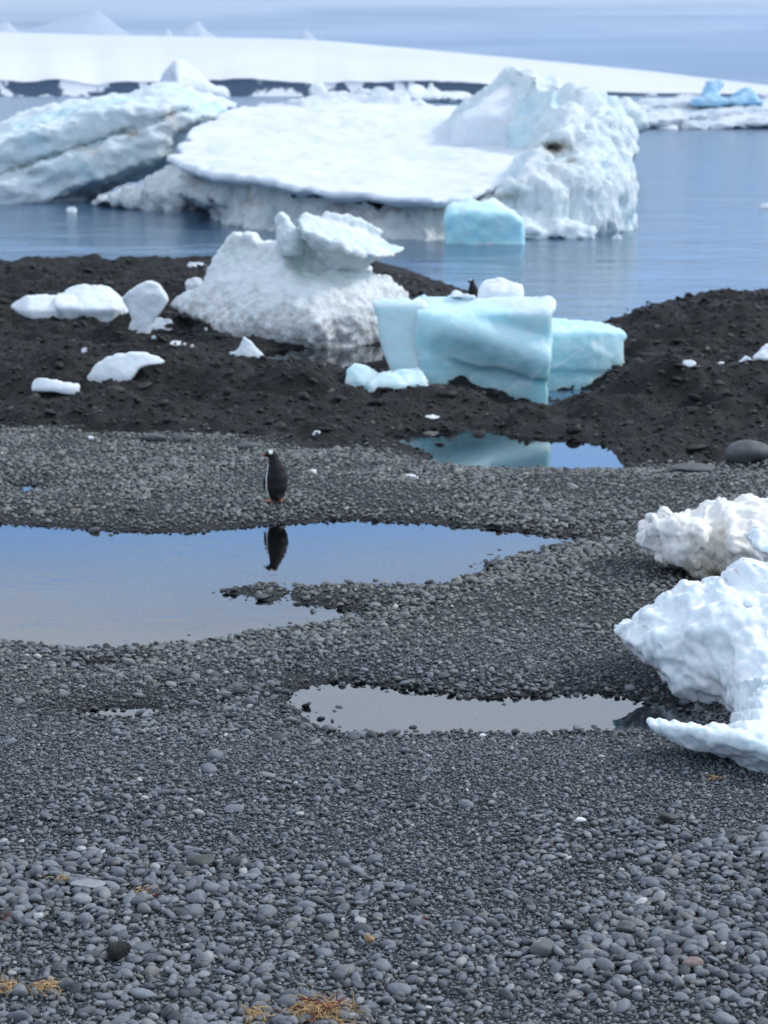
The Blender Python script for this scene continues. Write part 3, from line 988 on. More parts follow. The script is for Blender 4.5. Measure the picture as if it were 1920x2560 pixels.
cone = px([(385, 250), (395, 215), (410, 178), (428, 148), (448, 140), (470, 150), (490, 172), (520, 198), (560, 215), (575, 250)])
add_ice('cone_iceberg', build_ice(cone, 190, 14, 0.3, lambda a, b: interp(a, [(385, 5), (440, -1), (575, 6)]) + 3 * sstep(230, 140, b), 1.2, (0.1, 3), (('fbm', 0.5, 3.0), ('ridge', 0.3, 2.0)), 51),
        'slab_snow', None, None, 'smooth grey cone shaped iceberg top rising behind the tilted slab iceberg', 'iceberg')

# low floes behind the largest iceberg
fl = px([(610, 292), (640, 262), (700, 250), (760, 238), (850, 222), (900, 215), (960, 214), (1010, 222), (1030, 250), (1080, 256), (1090, 272), (1040, 300), (610, 310)])
add_ice('low_iceberg', build_ice(fl, 142, 16, 0.28, lambda a, b: 9 * sstep(300, 220, b) + 0.8 * np.exp(-((b - 268 + 0.05 * (a - 800)) / 5) ** 2), 0.6, (0.3, 2.5), (('ridge', 0.6, (3, 2, 1.2)), ('fbm', 0.2, 0.8)), 55),
        'berg_far', None, None, 'low grey iceberg lying flat behind the snowy top of the largest iceberg', 'iceberg')
fc = px([(766, 240), (775, 215), (790, 202), (805, 198), (815, 210), (825, 235), (830, 250), (766, 250)])
add_ice('small_iceberg', build_ice(fc, 165, 5, 0.25, lambda a, b: 2 * sstep(240, 200, b), 0.6, (0.2, 1.5), (('ridge', 0.4, 1.5),), 57),
        'berg_far', None, None, 'small pale blue pointed iceberg behind the low grey iceberg', 'iceberg')
fw = px([(1018, 250), (1018, 222), (1035, 212), (1050, 208), (1062, 222), (1072, 226), (1082, 205), (1092, 222), (1110, 228), (1150, 224), (1170, 226), (1190, 232), (1192, 254), (1100, 258)])
add_ice('jagged_iceberg', build_ice(fw, 230, 9, 0.35, lambda a, b: 4 * sstep(250, 205, b), 0.6, (0.4, 2.0), (('ridge', 0.6, 2.0),), 59),
        'white_ice', None, None, 'bright white jagged iceberg far behind, left of the hump of the largest iceberg', 'iceberg')

# right distant iceberg with the blue peak
rb = px([(1540, 290), (1560, 262), (1600, 244), (1680, 240), (1740, 236), (1800, 240), (1850, 236), (1930, 245), (2200, 250), (2500, 300), (2500, 330), (1900, 330), (1640, 325), (1580, 322)])
far = empty('layered_iceberg', (60.0, 335.0, SEA_Z), 'long distant iceberg with slanting grey layers and a bright blue peak, at the right edge', 'iceberg')
add_ice('layered_body', build_ice(rb, 330, 30, 0.5, lambda a, b: 14 * sstep(325, 240, b) + 2.0 * np.sin((b + 0.12 * (a - 1700)) / 6.0) * sstep(240, 270, b), 1.2, (0.8, 6), (('ridge', 1.2, (9, 6, 2)), ('fbm', 0.4, 2.0)), 61),
        'berg_far', far)
bp = px([(1720, 262), (1735, 248), (1760, 236), (1772, 214), (1775, 195), (1790, 205), (1808, 192), (1812, 206), (1800, 226), (1808, 246), (1840, 238), (1862, 216), (1880, 212), (1890, 234), (1905, 250), (1920, 264)])
add_ice('blue_peak', build_ice(bp, 338, 12, 0.4, lambda a, b: 5 * sstep(260, 195, b), 0.8, (0.6, 3), (('ridge', 0.8, 3.0),), 63), 'blue_peak', far)
cr = px([(1525, 300), (1530, 235), (1555, 232), (1575, 240), (1600, 262), (1620, 292), (1634, 322), (1600, 328), (1560, 318)])
add_ice('crusty_iceberg', build_ice(cr, 150, 7, 0.28, lambda a, b: 3 * sstep(320, 240, b), 0.5, (0.4, 2.0), (('ridge', 0.7, 1.6), ('knob', 0.5, 1.0)), 65),
        'berg', None, None, 'grey crusty iceberg poking out behind the right end of the largest iceberg', 'iceberg')

# turquoise block afloat in front
tq = px([(1108, 640), (1110, 530), (1122, 508), (1150, 500), (1172, 490), (1200, 500), (1228, 488), (1252, 502), (1290, 520), (1315, 545), (1316, 640)])
add_ice('floating_ice_block', build_ice(tq, 78.8, 1.6, 0.075, lambda a, b: 0.7 * sstep(540, 490, b) + 0.2 * ((a - 1210) / 100) ** 2, 0.3, (0.12, 0.8), (('fbm', 0.12, 0.9), ('knob', 0.08, 0.5)), 71),
        'turq_float', None, None, 'rounded turquoise ice block floating against the foot of the largest iceberg', 'ice block')


def chip(outline, label, y=None, thick=0.4, vox=None, mat='chip', name='ice_fragment', group='ice fragments scattered around the beach', seed=0, sink=0.03, d=(('fbm', 0.10, 0.5),), k=None, level=None, cat='ice fragment'):
    o = np.array(outline, float)
    b = o[np.argmax(o[:, 1])]
    if y is None:
        if level is not None:
            y = float(on_level(b[0], b[1], level)[1])
        else:
            y = ground_hit(o[:, 0].mean(), o[:, 1].max())[1]
    size = (o[:, 0].max() - o[:, 0].min()) * y / FPX
    vox = vox or max(size / 36, 0.012)
    o2 = o.copy()
    o2[:, 1] = np.where(o2[:, 1] > o2[:, 1].max() - 0.25 * (o2[:, 1].max() - o2[:, 1].min()) - 2, o2[:, 1] + sink * FPX / y, o2[:, 1])
    h = (o[:, 1].max() - o[:, 1].min())
    VQ = build_ice(o2, y, thick * size, vox, lambda a, c: thick * size * 0.45 * sstep(o[:, 1].max(), o[:, 1].min(), c) + 0.18 * size * ((a - o[:, 0].mean()) / (np.ptp(o[:, 0]) / 2)) ** 2,
                   k or vox * 3, (size * 0.03, size * 0.3), tuple((kk, aa * size, ss * size) for kk, aa, ss in d), seed)
    return add_ice(name, VQ, mat, None, None, label, cat, group)


FLO = 'ice bits floating on the sea'
chip([(165, 522), (172, 516), (186, 516), (194, 522), (190, 532), (170, 532)], 'small white ice bit floating before the tilted slab iceberg', level=SEA_Z, sink=0.06, seed=1, group=FLO)
chip([(1898, 512), (1906, 507), (1935, 509), (1940, 520), (1902, 521)], 'small ice bit floating on open sea at the right edge', level=SEA_Z, sink=0.06, seed=2, group=FLO)
chip([(1530, 592), (1540, 586), (1552, 588), (1555, 598), (1532, 598)], 'tiny ice bit floating below the right end of the largest iceberg', level=SEA_Z, sink=0.06, seed=3, group=FLO)
chip([(463, 662), (472, 652), (490, 655), (515, 660), (520, 668), (466, 672)], 'white ice bit at the waterline left behind the sculpted ice', y=60.5, sink=0.10, seed=4, group=FLO)

# ------------------------------------------------------------------ stranded ice on the ridge
sc_x, sc_y, sc_z = ground_hit(700, 884)
SY = 44.6
sculpt = empty('sculpted_ice', (-2.2, SY + 1.5, 0.0), 'large sculpted ice block with horn and overhanging top, stranded on dark rubble', 'stranded ice')
body = px([(422, 762), (446, 742), (470, 728), (492, 714), (515, 679), (532, 639), (548, 620), (556, 606), (566, 584), (580, 573), (600, 582), (622, 581), (636, 596), (652, 604), (683, 598), (700, 597),
           (712, 585), (760, 560), (830, 590), (905, 640), (926, 645), (914, 662), (905, 682), (930, 688), (962, 694), (985, 708), (1024, 731), (1020, 760), (960, 800), (955, 860), (950, 888), (868, 890),
           (810, 895), (752, 890), (694, 880), (654, 862), (608, 852), (567, 842), (532, 826), (492, 800), (440, 780)])


def body_depth(a, b):
    d = interp(a, [(420, 2.8), (500, 1.7), (600, 0.8), (700, 0.25), (790, 0.0), (880, 0.3), (960, 0.8), (1024, 1.6)])
    d = d + 1.6 * sstep(820, 600, b)                              # face leans back
    d = d + 0.9 * np.exp(-((a - 790) / 55) ** 2 - ((b - 665) / 38) ** 2) * 0.7     # hollow under the top
    d = d + 0.9 * sstep(848, 890, b + 0.16 * (a - 700)) * sstep(800, 560, a)        # undercut on the left
    d = d - 0.25 * np.exp(-((a - 800) / 70) ** 2 - ((b - 820) / 55) ** 2)
    d = d + 0.9 * sstep(905, 950, a) * sstep(760, 690, b)
    return d


add_ice('ice_body', build_ice(body, SY, 4.6, 0.042, body_depth, 0.16, (0.06, 0.5),
                              (('ridge', 0.10, 0.9), ('knob', 0.10, (0.30, 0.30, 0.36)), ('scallop', 0.035, 0.13), ('fbm', 0.02, 0.08)), 81), 'sculpt', sculpt, spots=((762, 668, 22, 34, 1.0), (700, 645, 40, 16, 0.5), (590, 634, 28, 16, 0.7), (840, 690, 60, 14, 0.4)))
horn = px([(690, 610), (692, 568), (684, 548), (688, 532), (702, 525), (718, 534), (735, 556), (752, 570), (770, 600), (750, 640), (700, 640)])
add_ice('ice_horn', build_ice(horn, SY + 1.3, 1.0, 0.035, lambda a, b: 0.3 * sstep(600, 530, b) + 0.2 * ((a - 725) / 30) ** 2, 0.16, (0.04, 0.3), (('knob', 0.07, 0.28), ('fbm', 0.02, 0.08)), 83), 'sculpt_top', sculpt)
tops = px([(748, 548), (752, 536), (775, 528), (804, 522), (856, 532), (903, 549), (955, 572), (1006, 606), (1014, 618), (1008, 634), (985, 646), (960, 640), (930, 652), (912, 668), (880, 690),
           (840, 680), (800, 640), (765, 600)])


def tops_depth(a, b):
    rim = 560 + (a - 750) * 0.33
    d = 0.05 + 2.2 * sstep(rim + 18, rim - 40, b)       # tabletop slopes away behind the rim
    d = d + 1.0 * sstep(rim + 30, rim + 95, b)            # and the block narrows below it
    return d + interp(a, [(748, 0.3), (850, 0.0), (1014, 0.8)])


add_ice('ice_top', build_ice(tops, SY + 0.5, 3.2, 0.038, tops_depth, 0.12, (0.05, 0.4), (('ridge', 0.08, 0.7), ('knob', 0.09, 0.26), ('fbm', 0.025, 0.08)), 85), 'sculpt_top', sculpt)

# turquoise block
TY = ground_hit(1230, 1000)[1] + 0.5
turq = empty('turquoise_ice', (float((1235 - 960) / FPX * TY), TY + 0.6, 0.0), 'tall smooth turquoise ice block with vertical edges, standing behind the far pool', 'stranded ice')
mainp = px([(1028, 752), (1045, 741), (1061, 736), (1095, 741), (1129, 739), (1196, 741), (1260, 738), (1312, 739), (1345, 742), (1374, 739), (1389, 751), (1386, 774), (1373, 788), (1374, 850),
            (1368, 945), (1372, 1045), (1095, 1045), (1060, 960), (1046, 910), (1038, 860), (1046, 800)])


def main_depth(a, b):
    edge = 905 + (a - 1128) * 0.17 + 6 * np.sin(a / 23.0)             # slanting broken ledge across the face
    d = interp(a, [(1028, 0.55), (1045, 0.30), (1075, 0.10), (1130, 0.0), (1250, -0.05), (1372, -0.22)])
    d = d + 0.15 * sstep(edge - 4, edge + 10, b) * sstep(1095, 1180, a)
    d = d + 0.75 * sstep(790, 732, b) - 0.12 * sstep(1372, 1200, a) * sstep(960, 800, b)
    belly = np.exp(-((b - 850 - (a - 1200) * 0.30) / 50) ** 2)
    return d - 0.16 * belly + 0.10 * np.exp(-((b - 790 - (a - 1200) * 0.35) / 26) ** 2)


add_ice('main_face', build_ice(mainp, TY, 2.6, 0.034, main_depth, 0.09, (0.02, 0.6), (('fbm', 0.09, 1.1), ('scallop', 0.03, 0.55), ('fbm', 0.014, 0.16)), 91), 'turq', turq)
wing = px([(1330, 792), (1399, 789), (1435, 796), (1471, 801), (1505, 805), (1534, 811), (1560, 822), (1569, 836), (1570, 847), (1557, 855), (1558, 891), (1566, 920), (1577, 944), (1550, 975), (1500, 1060), (1330, 1060)])
add_ice('right_wing', build_ice(wing, TY + 1.9, 1.7, 0.036, lambda a, b: interp(a, [(1365, 0.0), (1480, 0.25), (1577, 0.8)]) + 0.45 * sstep(835, 790, b) + 0.08 * sstep(920, 935, b),
                                0.10, (0.03, 0.5), (('fbm', 0.06, 0.7), ('scallop', 0.03, 0.25), ('fbm', 0.012, 0.12)), 93), 'turq', turq)
fin = px([(927, 752), (965, 741), (990, 743), (1013, 739), (1029, 745), (1046, 738), (1070, 760), (1060, 960), (1075, 1020), (1020, 1020), (985, 950), (968, 905), (960, 881), (950, 843), (943, 794)])
add_ice('left_fin', build_ice(fin, TY + 0.28, 0.9, 0.032, lambda a, b: interp(a, [(927, 0.45), (1000, 0.12), (1060, 0.0)]) + 0.2 * sstep(770, 740, b), 0.08, (0.02, 0.4), (('fbm', 0.04, 0.6),), 95), 'turq_pale', turq)
capb = px([(1194, 745), (1204, 712), (1212, 702), (1222, 697), (1245, 694), (1258, 693), (1285, 705), (1308, 712), (1312, 742), (1300, 752), (1194, 752)])
add_ice('top_block', build_ice(capb, TY + 0.7, 0.8, 0.026, lambda a, b: 0.3 * sstep(735, 695, b) + 0.1 * ((a - 1255) / 50) ** 2, 0.06, (0.02, 0.3), (('facet', 0.05, 0.3), ('fbm', 0.02, 0.2)), 97), 'white_ice', turq)
kn = px([(1128, 745), (1132, 728), (1142, 724), (1160, 732), (1175, 735), (1190, 735), (1192, 748)])
add_ice('rim_knob', build_ice(kn, TY + 0.5, 0.5, 0.02, lambda a, b: 0.1 * sstep(745, 725, b), 0.05, (0.01, 0.2), (('fbm', 0.03, 0.15),), 98), 'white_ice', turq)

cx_ = empty('clear_ice_pair', (-0.3, TY, 0.0), 'two joined clear blue ice lumps leaning at the left foot of the turquoise block', 'stranded ice')
c1p = px([(852, 985), (866, 968), (862, 945), (870, 920), (886, 905), (905, 912), (930, 922), (952, 932), (950, 960), (925, 1010), (860, 1015)])
add_ice('ice_lump', build_ice(c1p, TY - 0.60, 0.7, 0.018, lambda a, b: 0.25 * sstep(960, 905, b) + 0.12 * ((a - 900) / 45) ** 2, 0.05, (0.02, 0.25), (('facet', 0.10, 0.42), ('fbm', 0.02, 0.15)), 101), 'turq_pale', cx_)
c2p = px([(912, 990), (930, 945), (950, 933), (1000, 926), (1047, 921), (1062, 945), (1085, 980), (1098, 1018), (1000, 1024), (918, 1018)])
add_ice('ice_lump', build_ice(c2p, TY - 0.80, 0.9, 0.02, lambda a, b: 0.30 * sstep(965, 921, b) + 0.15 * sstep(1000, 920, a) * sstep(1000, 940, b), 0.05, (0.02, 0.25), (('facet', 0.14, 0.55), ('fbm', 0.02, 0.15)), 103), 'turq_pale', cx_)

# long white ice on the left
LY = ground_hit(210, 805)[1] + 0.3
long_ice = empty('long_white_ice', (float((180 - 960) / FPX * LY), LY + 0.5, 0.3), 'long smooth white ice with two lobes lying on the dark rubble', 'stranded ice')
l1 = px([(20, 769), (28, 757), (38, 748), (64, 733), (100, 732), (133, 734), (150, 742), (156, 770), (154, 802), (130, 806), (104, 806), (62, 795), (46, 788)])
add_ice('ice_lobe', build_ice(l1, LY + 0.1, 0.9, 0.026, lambda a, b: 0.40 * sstep(780, 735, b) + 0.5 * sstep(80, 20, a), 0.14, (0.02, 0.4), (('fbm', 0.05, 0.5),), 111), 'white_ice', long_ice)
l2 = px([(131, 742), (142, 733), (156, 729), (166, 718), (174, 714), (208, 705), (240, 711), (272, 717), (290, 728), (301, 738), (308, 752), (315, 766), (326, 780), (334, 791), (330, 808), (312, 820),
         (260, 822), (208, 812), (154, 806), (140, 780)])
add_ice('ice_back', build_ice(l2, LY, 1.2, 0.028, lambda a, b: 0.7 * sstep(775, 715, b) + 0.5 * sstep(280, 334, a) - 0.1 * np.exp(-((b - 775) / 20) ** 2), 0.16, (0.02, 0.4), (('facet', 0.08, 0.7), ('fbm', 0.05, 0.4)), 113), 'white_ice', long_ice)
UYx, UY, UZ = ground_hit(365, 836)
up_ = px([(306, 745), (320, 727), (341, 711), (356, 703), (370, 700), (386, 703), (399, 709), (410, 728), (422, 750), (414, 764), (405, 778), (392, 795), (382, 810), (376, 826), (366, 848), (336, 842), (318, 826), (330, 800), (318, 770)])
add_ice('upright_ice_slab', build_ice(up_, UY + 0.05, 0.45, 0.024, lambda a, b: 0.15 * ((a - 365) / 55) ** 2 + 0.1 * sstep(740, 700, b), 0.08, (0.02, 0.4), (('fbm', 0.05, 0.5),), 115), 'white_ice', None, None,
        'upright pale ice slab with a pointed foot, beside the long white ice', 'stranded ice')

chip([(376, 803), (388, 795), (428, 795), (436, 806), (430, 824), (378, 826)], 'small rounded ice lump just right of the upright slab', seed=11, name='ice_lump', thick=0.6)
chip([(200, 948), (231, 922), (248, 905), (260, 893), (289, 882), (330, 876), (359, 873), (405, 885), (446, 899), (446, 908), (376, 916), (347, 922), (318, 942), (260, 945), (205, 950)],
     'broad pale ice slab lying tilted on the front rubble mound', y=ground_hit(290, 946)[1] - 0.30, sink=0.12, seed=12, name='ice_slab', mat='white_ice', thick=0.28, k=0.06, d=(('fbm', 0.03, 0.4),), group='flat ice slabs on the rubble', cat='ice slab')
chip([(80, 940), (110, 943), (150, 950), (200, 957), (198, 974), (140, 968), (78, 964)], 'narrow plank shaped white ice slab left of the broad slab', y=ground_hit(140, 974)[1] - 0.20, sink=0.10, seed=13, name='ice_slab', mat='white_ice', thick=0.35,
     k=0.04, d=(('fbm', 0.01, 0.3),), group='flat ice slabs on the rubble', cat='ice slab')
chip([(201, 872), (206, 866), (218, 866), (227, 873), (225, 881), (205, 881)], 'small ice bit alone on rubble above the broad ice slab', seed=14)
chip([(563, 879), (577, 876), (590, 873), (600, 858), (608, 838), (617, 842), (628, 848), (642, 864), (655, 876), (664, 887), (642, 898), (615, 898), (590, 895)],
     'winged white ice fragment standing at the melt pool before the sculpted ice', y=42.3, seed=15, thick=0.35, mat='white_ice', d=(('fbm', 0.04, 0.4),))
chip([(463, 706), (468, 697), (490, 694), (508, 698), (500, 712), (480, 716), (464, 714)], 'white ice lump left behind the shoulder of the sculpted ice', y=50.5, seed=16, sink=0.15)
for i, (o, lb_) in enumerate([
    ([(425, 856), (432, 850), (455, 851), (468, 858), (466, 866), (428, 865)], 'flat ice bit on dark rubble under the left shoulder of the sculpted ice'),
    ([(474, 861), (482, 857), (486, 863), (484, 869), (475, 868)], 'tiny ice bit beside the flat bit under the sculpted ice shoulder'),
    ([(378, 838), (392, 836), (396, 843), (386, 848), (377, 845)], 'tiny ice bit at the foot of the upright slab'),
    ([(507, 820), (514, 815), (522, 819), (521, 826), (508, 826)], 'tiny bright ice bit against the dark undercut of the sculpted ice')]):
    chip(o, lb_, seed=20 + i, thick=0.6)
chip([(1145, 985), (1150, 977), (1160, 974), (1170, 977), (1176, 984), (1174, 996), (1146, 996)], 'small crumbly ice lump before the foot of the turquoise block', y=TY - 0.75, seed=31, thick=0.8, d=(('knob', 0.25, 0.35),))
chip([(1056, 1046), (1064, 1038), (1082, 1034), (1098, 1038), (1106, 1043), (1090, 1044), (1075, 1046), (1060, 1049)], 'curved flat ice bit on rubble between turquoise block and far pool', seed=32, thick=0.5)
chip([(1703, 913), (1708, 900), (1716, 897), (1733, 899), (1743, 906), (1736, 914), (1706, 917)], 'rounded white ice bit on the dark slope right of the turquoise block', seed=33, thick=0.5)
chip([(1785, 908), (1800, 902), (1820, 898), (1832, 897), (1834, 904), (1822, 910), (1800, 911), (1788, 910)], 'elongated white ice bit on the right dark slope, between two others', seed=34, thick=0.5)
chip([(1838, 900), (1855, 893), (1868, 888), (1882, 892), (1895, 880), (1905, 866), (1916, 858), (1960, 856), (1970, 898), (1920, 899), (1880, 899), (1850, 904)],
     'longest white ice bit on the right dark slope, cut by the right edge', seed=35, thick=0.4, mat='white_ice', d=(('knob', 0.05, 0.12),))
chip([(775, 1083), (786, 1075), (800, 1073), (806, 1079), (800, 1086), (782, 1087)], 'small white ice bit at the pebble edge above and right of the near penguin', seed=36)
chip([(213, 1094), (220, 1087), (236, 1087), (243, 1093), (240, 1098), (215, 1098)], 'small ice bit at the left where rubble meets pebbles', seed=37)
chip([(763, 1178), (770, 1172), (788, 1171), (795, 1177), (780, 1181)], 'small white ice bit on pebbles right of the near penguin head', seed=38)
chip([(1004, 1188), (1015, 1183), (1035, 1185), (1052, 1192), (1040, 1198), (1010, 1196)], 'white flat ice bit on pebbles before the far pool', seed=39)
chip([(1190, 1839), (1198, 1828), (1212, 1826), (1224, 1834), (1222, 1842), (1194, 1843)], 'small clear ice bit at the near edge of the front pool', seed=40)

# ------------------------------------------------------------------ ice in the right foreground
near = empty('near_ice', (3.1, 17.8, 0.05), 'bright white pointed ice with a low tongue, resting on pebbles in the right foreground', 'stranded ice')
up_p = px([(1527, 1565), (1545, 1560), (1566, 1556), (1588, 1551), (1601, 1556), (1612, 1549), (1614, 1536), (1622, 1522), (1640, 1512), (1654, 1510), (1652, 1497), (1668, 1482), (1690, 1476), (1704, 1468), (1716, 1447), (1730, 1455),
           (1745, 1453), (1770, 1460), (1785, 1452), (1796, 1446), (1808, 1456), (1822, 1452), (1824, 1436), (1845, 1436), (1857, 1418), (1870, 1405), (1886, 1400), (1905, 1408), (1925, 1418), (1990, 1405), (2080, 1390), (2230, 1420),
           (2230, 1960), (1900, 1880), (1850, 1800), (1830, 1790), (1799, 1784), (1760, 1772), (1730, 1760), (1700, 1742), (1680, 1726), (1676, 1700), (1660, 1684), (1643, 1668), (1614, 1648), (1573, 1620), (1545, 1598), (1532, 1580)])


def near_depth(a, b):
    d = interp(a, [(1527, 0.95), (1600, 0.62), (1700, 0.30), (1800, 0.10), (1920, 0.0), (2230, 0.3)])
    d = d + 0.55 * sstep(1600, 1420, b)                                     # top leans away
    bench = 1585 - 0.28 * (a - 1600)
    d = d + 0.16 * sstep(bench + 12, bench - 14, b)                          # bench between lower and upper lumps
    d = d + 0.18 * sstep(1700, 1785, b) * sstep(1850, 1770, a)               # undercut
    d = d - 1.15 * sstep(1560, 1790, b) * sstep(1800, 1920, a)               # runs down into the tongue
    return d


add_ice('upper_mass', build_ice(up_p, 17.75, 1.7, 0.0165, near_depth, 0.055, (0.02, 0.22),
                                (('ridge', 0.11, 0.50), ('scallop', 0.075, 0.36), ('scallop', 0.026, 0.13), ('fbm', 0.005, 0.05)), 121), 'near_ice', near)
shelf = px([(1581, 1793), (1597, 1783), (1620, 1780), (1643, 1778), (1680, 1781), (1700, 1784), (1741, 1772), (1780, 1764), (1816, 1748), (1850, 1730), (1890, 1712), (1940, 1700), (2040, 1700), (2230, 1660), (2230, 2080), (2040, 2010),
            (1920, 1950), (1857, 1922), (1825, 1902), (1787, 1886), (1750, 1881), (1712, 1870), (1675, 1852), (1643, 1838), (1628, 1822), (1614, 1808), (1595, 1801)])


def shelf_depth(a, b):
    top = interp(a, [(1581, 1795), (1700, 1805), (1840, 1830), (1920, 1850), (2230, 1900)])
    d = interp(a, [(1581, 0.75), (1650, 0.55), (1780, 0.2), (1920, 0.0), (2230, -0.1)])
    return d + 1.2 * sstep(top + 20, top - 130, b) + 0.25 * sstep(top + 30, top + 90, b)


add_ice('low_tongue', build_ice(shelf, 15.62, 2.0, 0.0165, shelf_depth, 0.06, (0.015, 0.2), (('ridge', 0.04, 0.35), ('scallop', 0.035, 0.15), ('scallop', 0.016, 0.07), ('fbm', 0.006, 0.03)), 123), 'near_ice', near)
lump = px([(1864, 1345), (1876, 1328), (1890, 1322), (1905, 1320), (1918, 1330), (1940, 1322), (2000, 1300), (2100, 1290), (2150, 1420), (1960, 1440), (1925, 1395), (1905, 1385), (1890, 1370), (1880, 1358)])
add_ice('back_lump', build_ice(lump, 19.4, 0.8, 0.017, lambda a, b: 0.2 * sstep(1370, 1320, b) + 0.2 * sstep(1900, 1864, a), 0.05, (0.02, 0.15), (('knob', 0.05, 0.13), ('fbm', 0.008, 0.04)), 125), 'near_ice', near)

CYx, CY, CZ = ground_hit(1770, 1462)
cream = px([(1589, 1319), (1594, 1308), (1602, 1296), (1612, 1284), (1625, 1276), (1634, 1288), (1643, 1284), (1652, 1270), (1660, 1264), (1675, 1262), (1690, 1264), (1715, 1274), (1747, 1272), (1752, 1262), (1759, 1256), (1785, 1246),
            (1811, 1241), (1830, 1250), (1851, 1244), (1880, 1240), (1915, 1238), (2000, 1232), (2120, 1250), (2120, 1475), (1960, 1475), (1850, 1475), (1816, 1462), (1790, 1470), (1770, 1470), (1750, 1455), (1730, 1445), (1683, 1424), (1660, 1420),
            (1643, 1412), (1628, 1392), (1620, 1377), (1606, 1362), (1597, 1350)])


def cream_depth(a, b):
    d = interp(a, [(1589, 0.75), (1640, 0.35), (1720, 0.1), (1800, 0.0), (1920, 0.1), (2120, 0.4)])
    d = d + 0.55 * sstep(1340, 1245, b) + 0.4 * sstep(1400, 1470, b) * sstep(1760, 1640, a)
    d = d + 0.25 * np.exp(-((a - 1790) / 22) ** 2)                    # cleft between the two lobes
    return d - 0.12 * np.exp(-((a - 1850) / 60) ** 2 - ((b - 1370) / 50) ** 2)


add_ice('cream_ice', build_ice(cream, CY, 1.4, 0.020, cream_depth, 0.07, (0.03, 0.22), (('ridge', 0.05, 0.45), ('knob', 0.13, 0.26), ('knob', 0.035, 0.09), ('fbm', 0.005, 0.03)), 127), 'cream_ice', None, None,
        'lumpy cream coloured ice with a dirty foot, behind the bright white pointed ice', 'stranded ice', spots=((1740, 1425, 60, 34, 0.9), (1800, 1330, 16, 40, 0.35)))

# ------------------------------------------------------------------ stones
def stone_mesh(seed, sub=2, angular=0.3, mat='pebble'):
    bm = bmesh.new()
    bmesh.ops.create_icosphere(bm, subdivisions=sub, radius=1.0)
    r = np.random.default_rng(seed)
    V = np.array([v.co for v in bm.verts])
    V /= np.linalg.norm(V, axis=1, keepdims=True)
    rad = np.ones(len(V))
    for _ in range(9):
        n = r.normal(size=3); n /= np.linalg.norm(n)
        c = r.uniform(0.56, 0.92)
        dd_ = V @ n
        lim = np.where(dd_ > 0.05, c / np.maximum(dd_, 0.05), 9)
        rad = smin(rad, lim, 0.10 * (1 - angular) + 0.025)
    rad = rad * (1 + 0.13 * fbm(V * 1.2 + seed, 2, 0.5, seed))
    V = V * rad[:, None] * np.array([1.0, r.uniform(0.58, 0.88), r.uniform(0.36, 0.66)])
    for v, c in zip(bm.verts, V):
        v.co = c
    for f in bm.faces:
        f.smooth = True
    me = bpy.data.meshes.new('stone')
    bm.to_mesh(me); bm.free()
    me.materials.append(MAT[mat])
    return me


ST = [stone_mesh(100 + k, 2, [0.1, 0.35, 0.7, 0.2][k % 4]) for k in range(22)]
RB = [stone_mesh(200 + k, 2, [0.6, 0.9, 0.4][k % 3], 'rubble') for k in range(10)]


def scatter(density, y0, y1, half, r):
    """stratified random points in the fan the beach is seen through, with room to step aside"""
    step = 1 / math.sqrt(density)
    pts = []
    ny = int((y1 - y0) / step)
    for j in range(ny):
        y = y0 + (j + 0.5) * step
        hw = half * y + 0.6
        nx = int(2 * hw / step)
        x = -hw + (np.arange(nx) + 0.5 + 0.5 * (j % 2)) * step
        pts.append(np.stack([x, np.full(nx, y)], 1))
    P = np.concatenate(pts)
    return P + r.uniform(-0.48, 0.48, P.shape) * step


def field(P, amin, amax, r, power=2.0, sink=0.25, lift=0.0, dark=False, wade=0.3, size=None):
    H = height(P[:, 0], P[:, 1])
    dk = dark_mask(P[:, 0], P[:, 1])
    u = r.random(len(P))
    keep = (H > 0.004) | (H < -0.075) | ((H > -0.075) & (r.random(len(P)) < wade))
    keep &= (dk > u * 0.85 + 0.1) if dark else (dk < u * 0.8 + 0.05)
    P, H = P[keep], H[keep]
    n = len(P)
    a = amin + (amax - amin) * r.random(n) ** power
    if size is not None:
        a = a * size[keep]
    sc = np.stack([a * r.uniform(0.8, 1.25, n), a * r.uniform(0.8, 1.1, n), a * r.uniform(0.75, 1.2, n)], 1)
    rot = np.stack([r.normal(0, 0.28, n), r.normal(0, 0.28, n), r.uniform(0, 2 * math.pi, n)], 1)
    z = H + a * (0.5 - sink) * 0.9 + lift * r.random(n)
    return np.concatenate([P, z[:, None]], 1), rot, sc


r = np.random.default_rng(17)
big_P = scatter(62.0, 10.6, 34, 0.255, r)
gate = fbm2(big_P[:, 0], big_P[:, 1], 1.4, 3, 12)
big_P = big_P[gate + r.normal(0, 0.22, len(big_P)) > np.interp(big_P[:, 1], [11, 13.2, 14.6, 16.3, 18.5, 20, 34], [-0.40, -0.22, 0.20, 0.55, 0.36, 0.18, 0.22])]
big = field(big_P, 0.038, 0.082, r, 2.2, sink=0.2, wade=0.08)
mid_P = scatter(270.0, 10.6, 35.5, 0.255, r)
g2 = fbm2(mid_P[:, 0], mid_P[:, 1], 1.1, 3, 14)
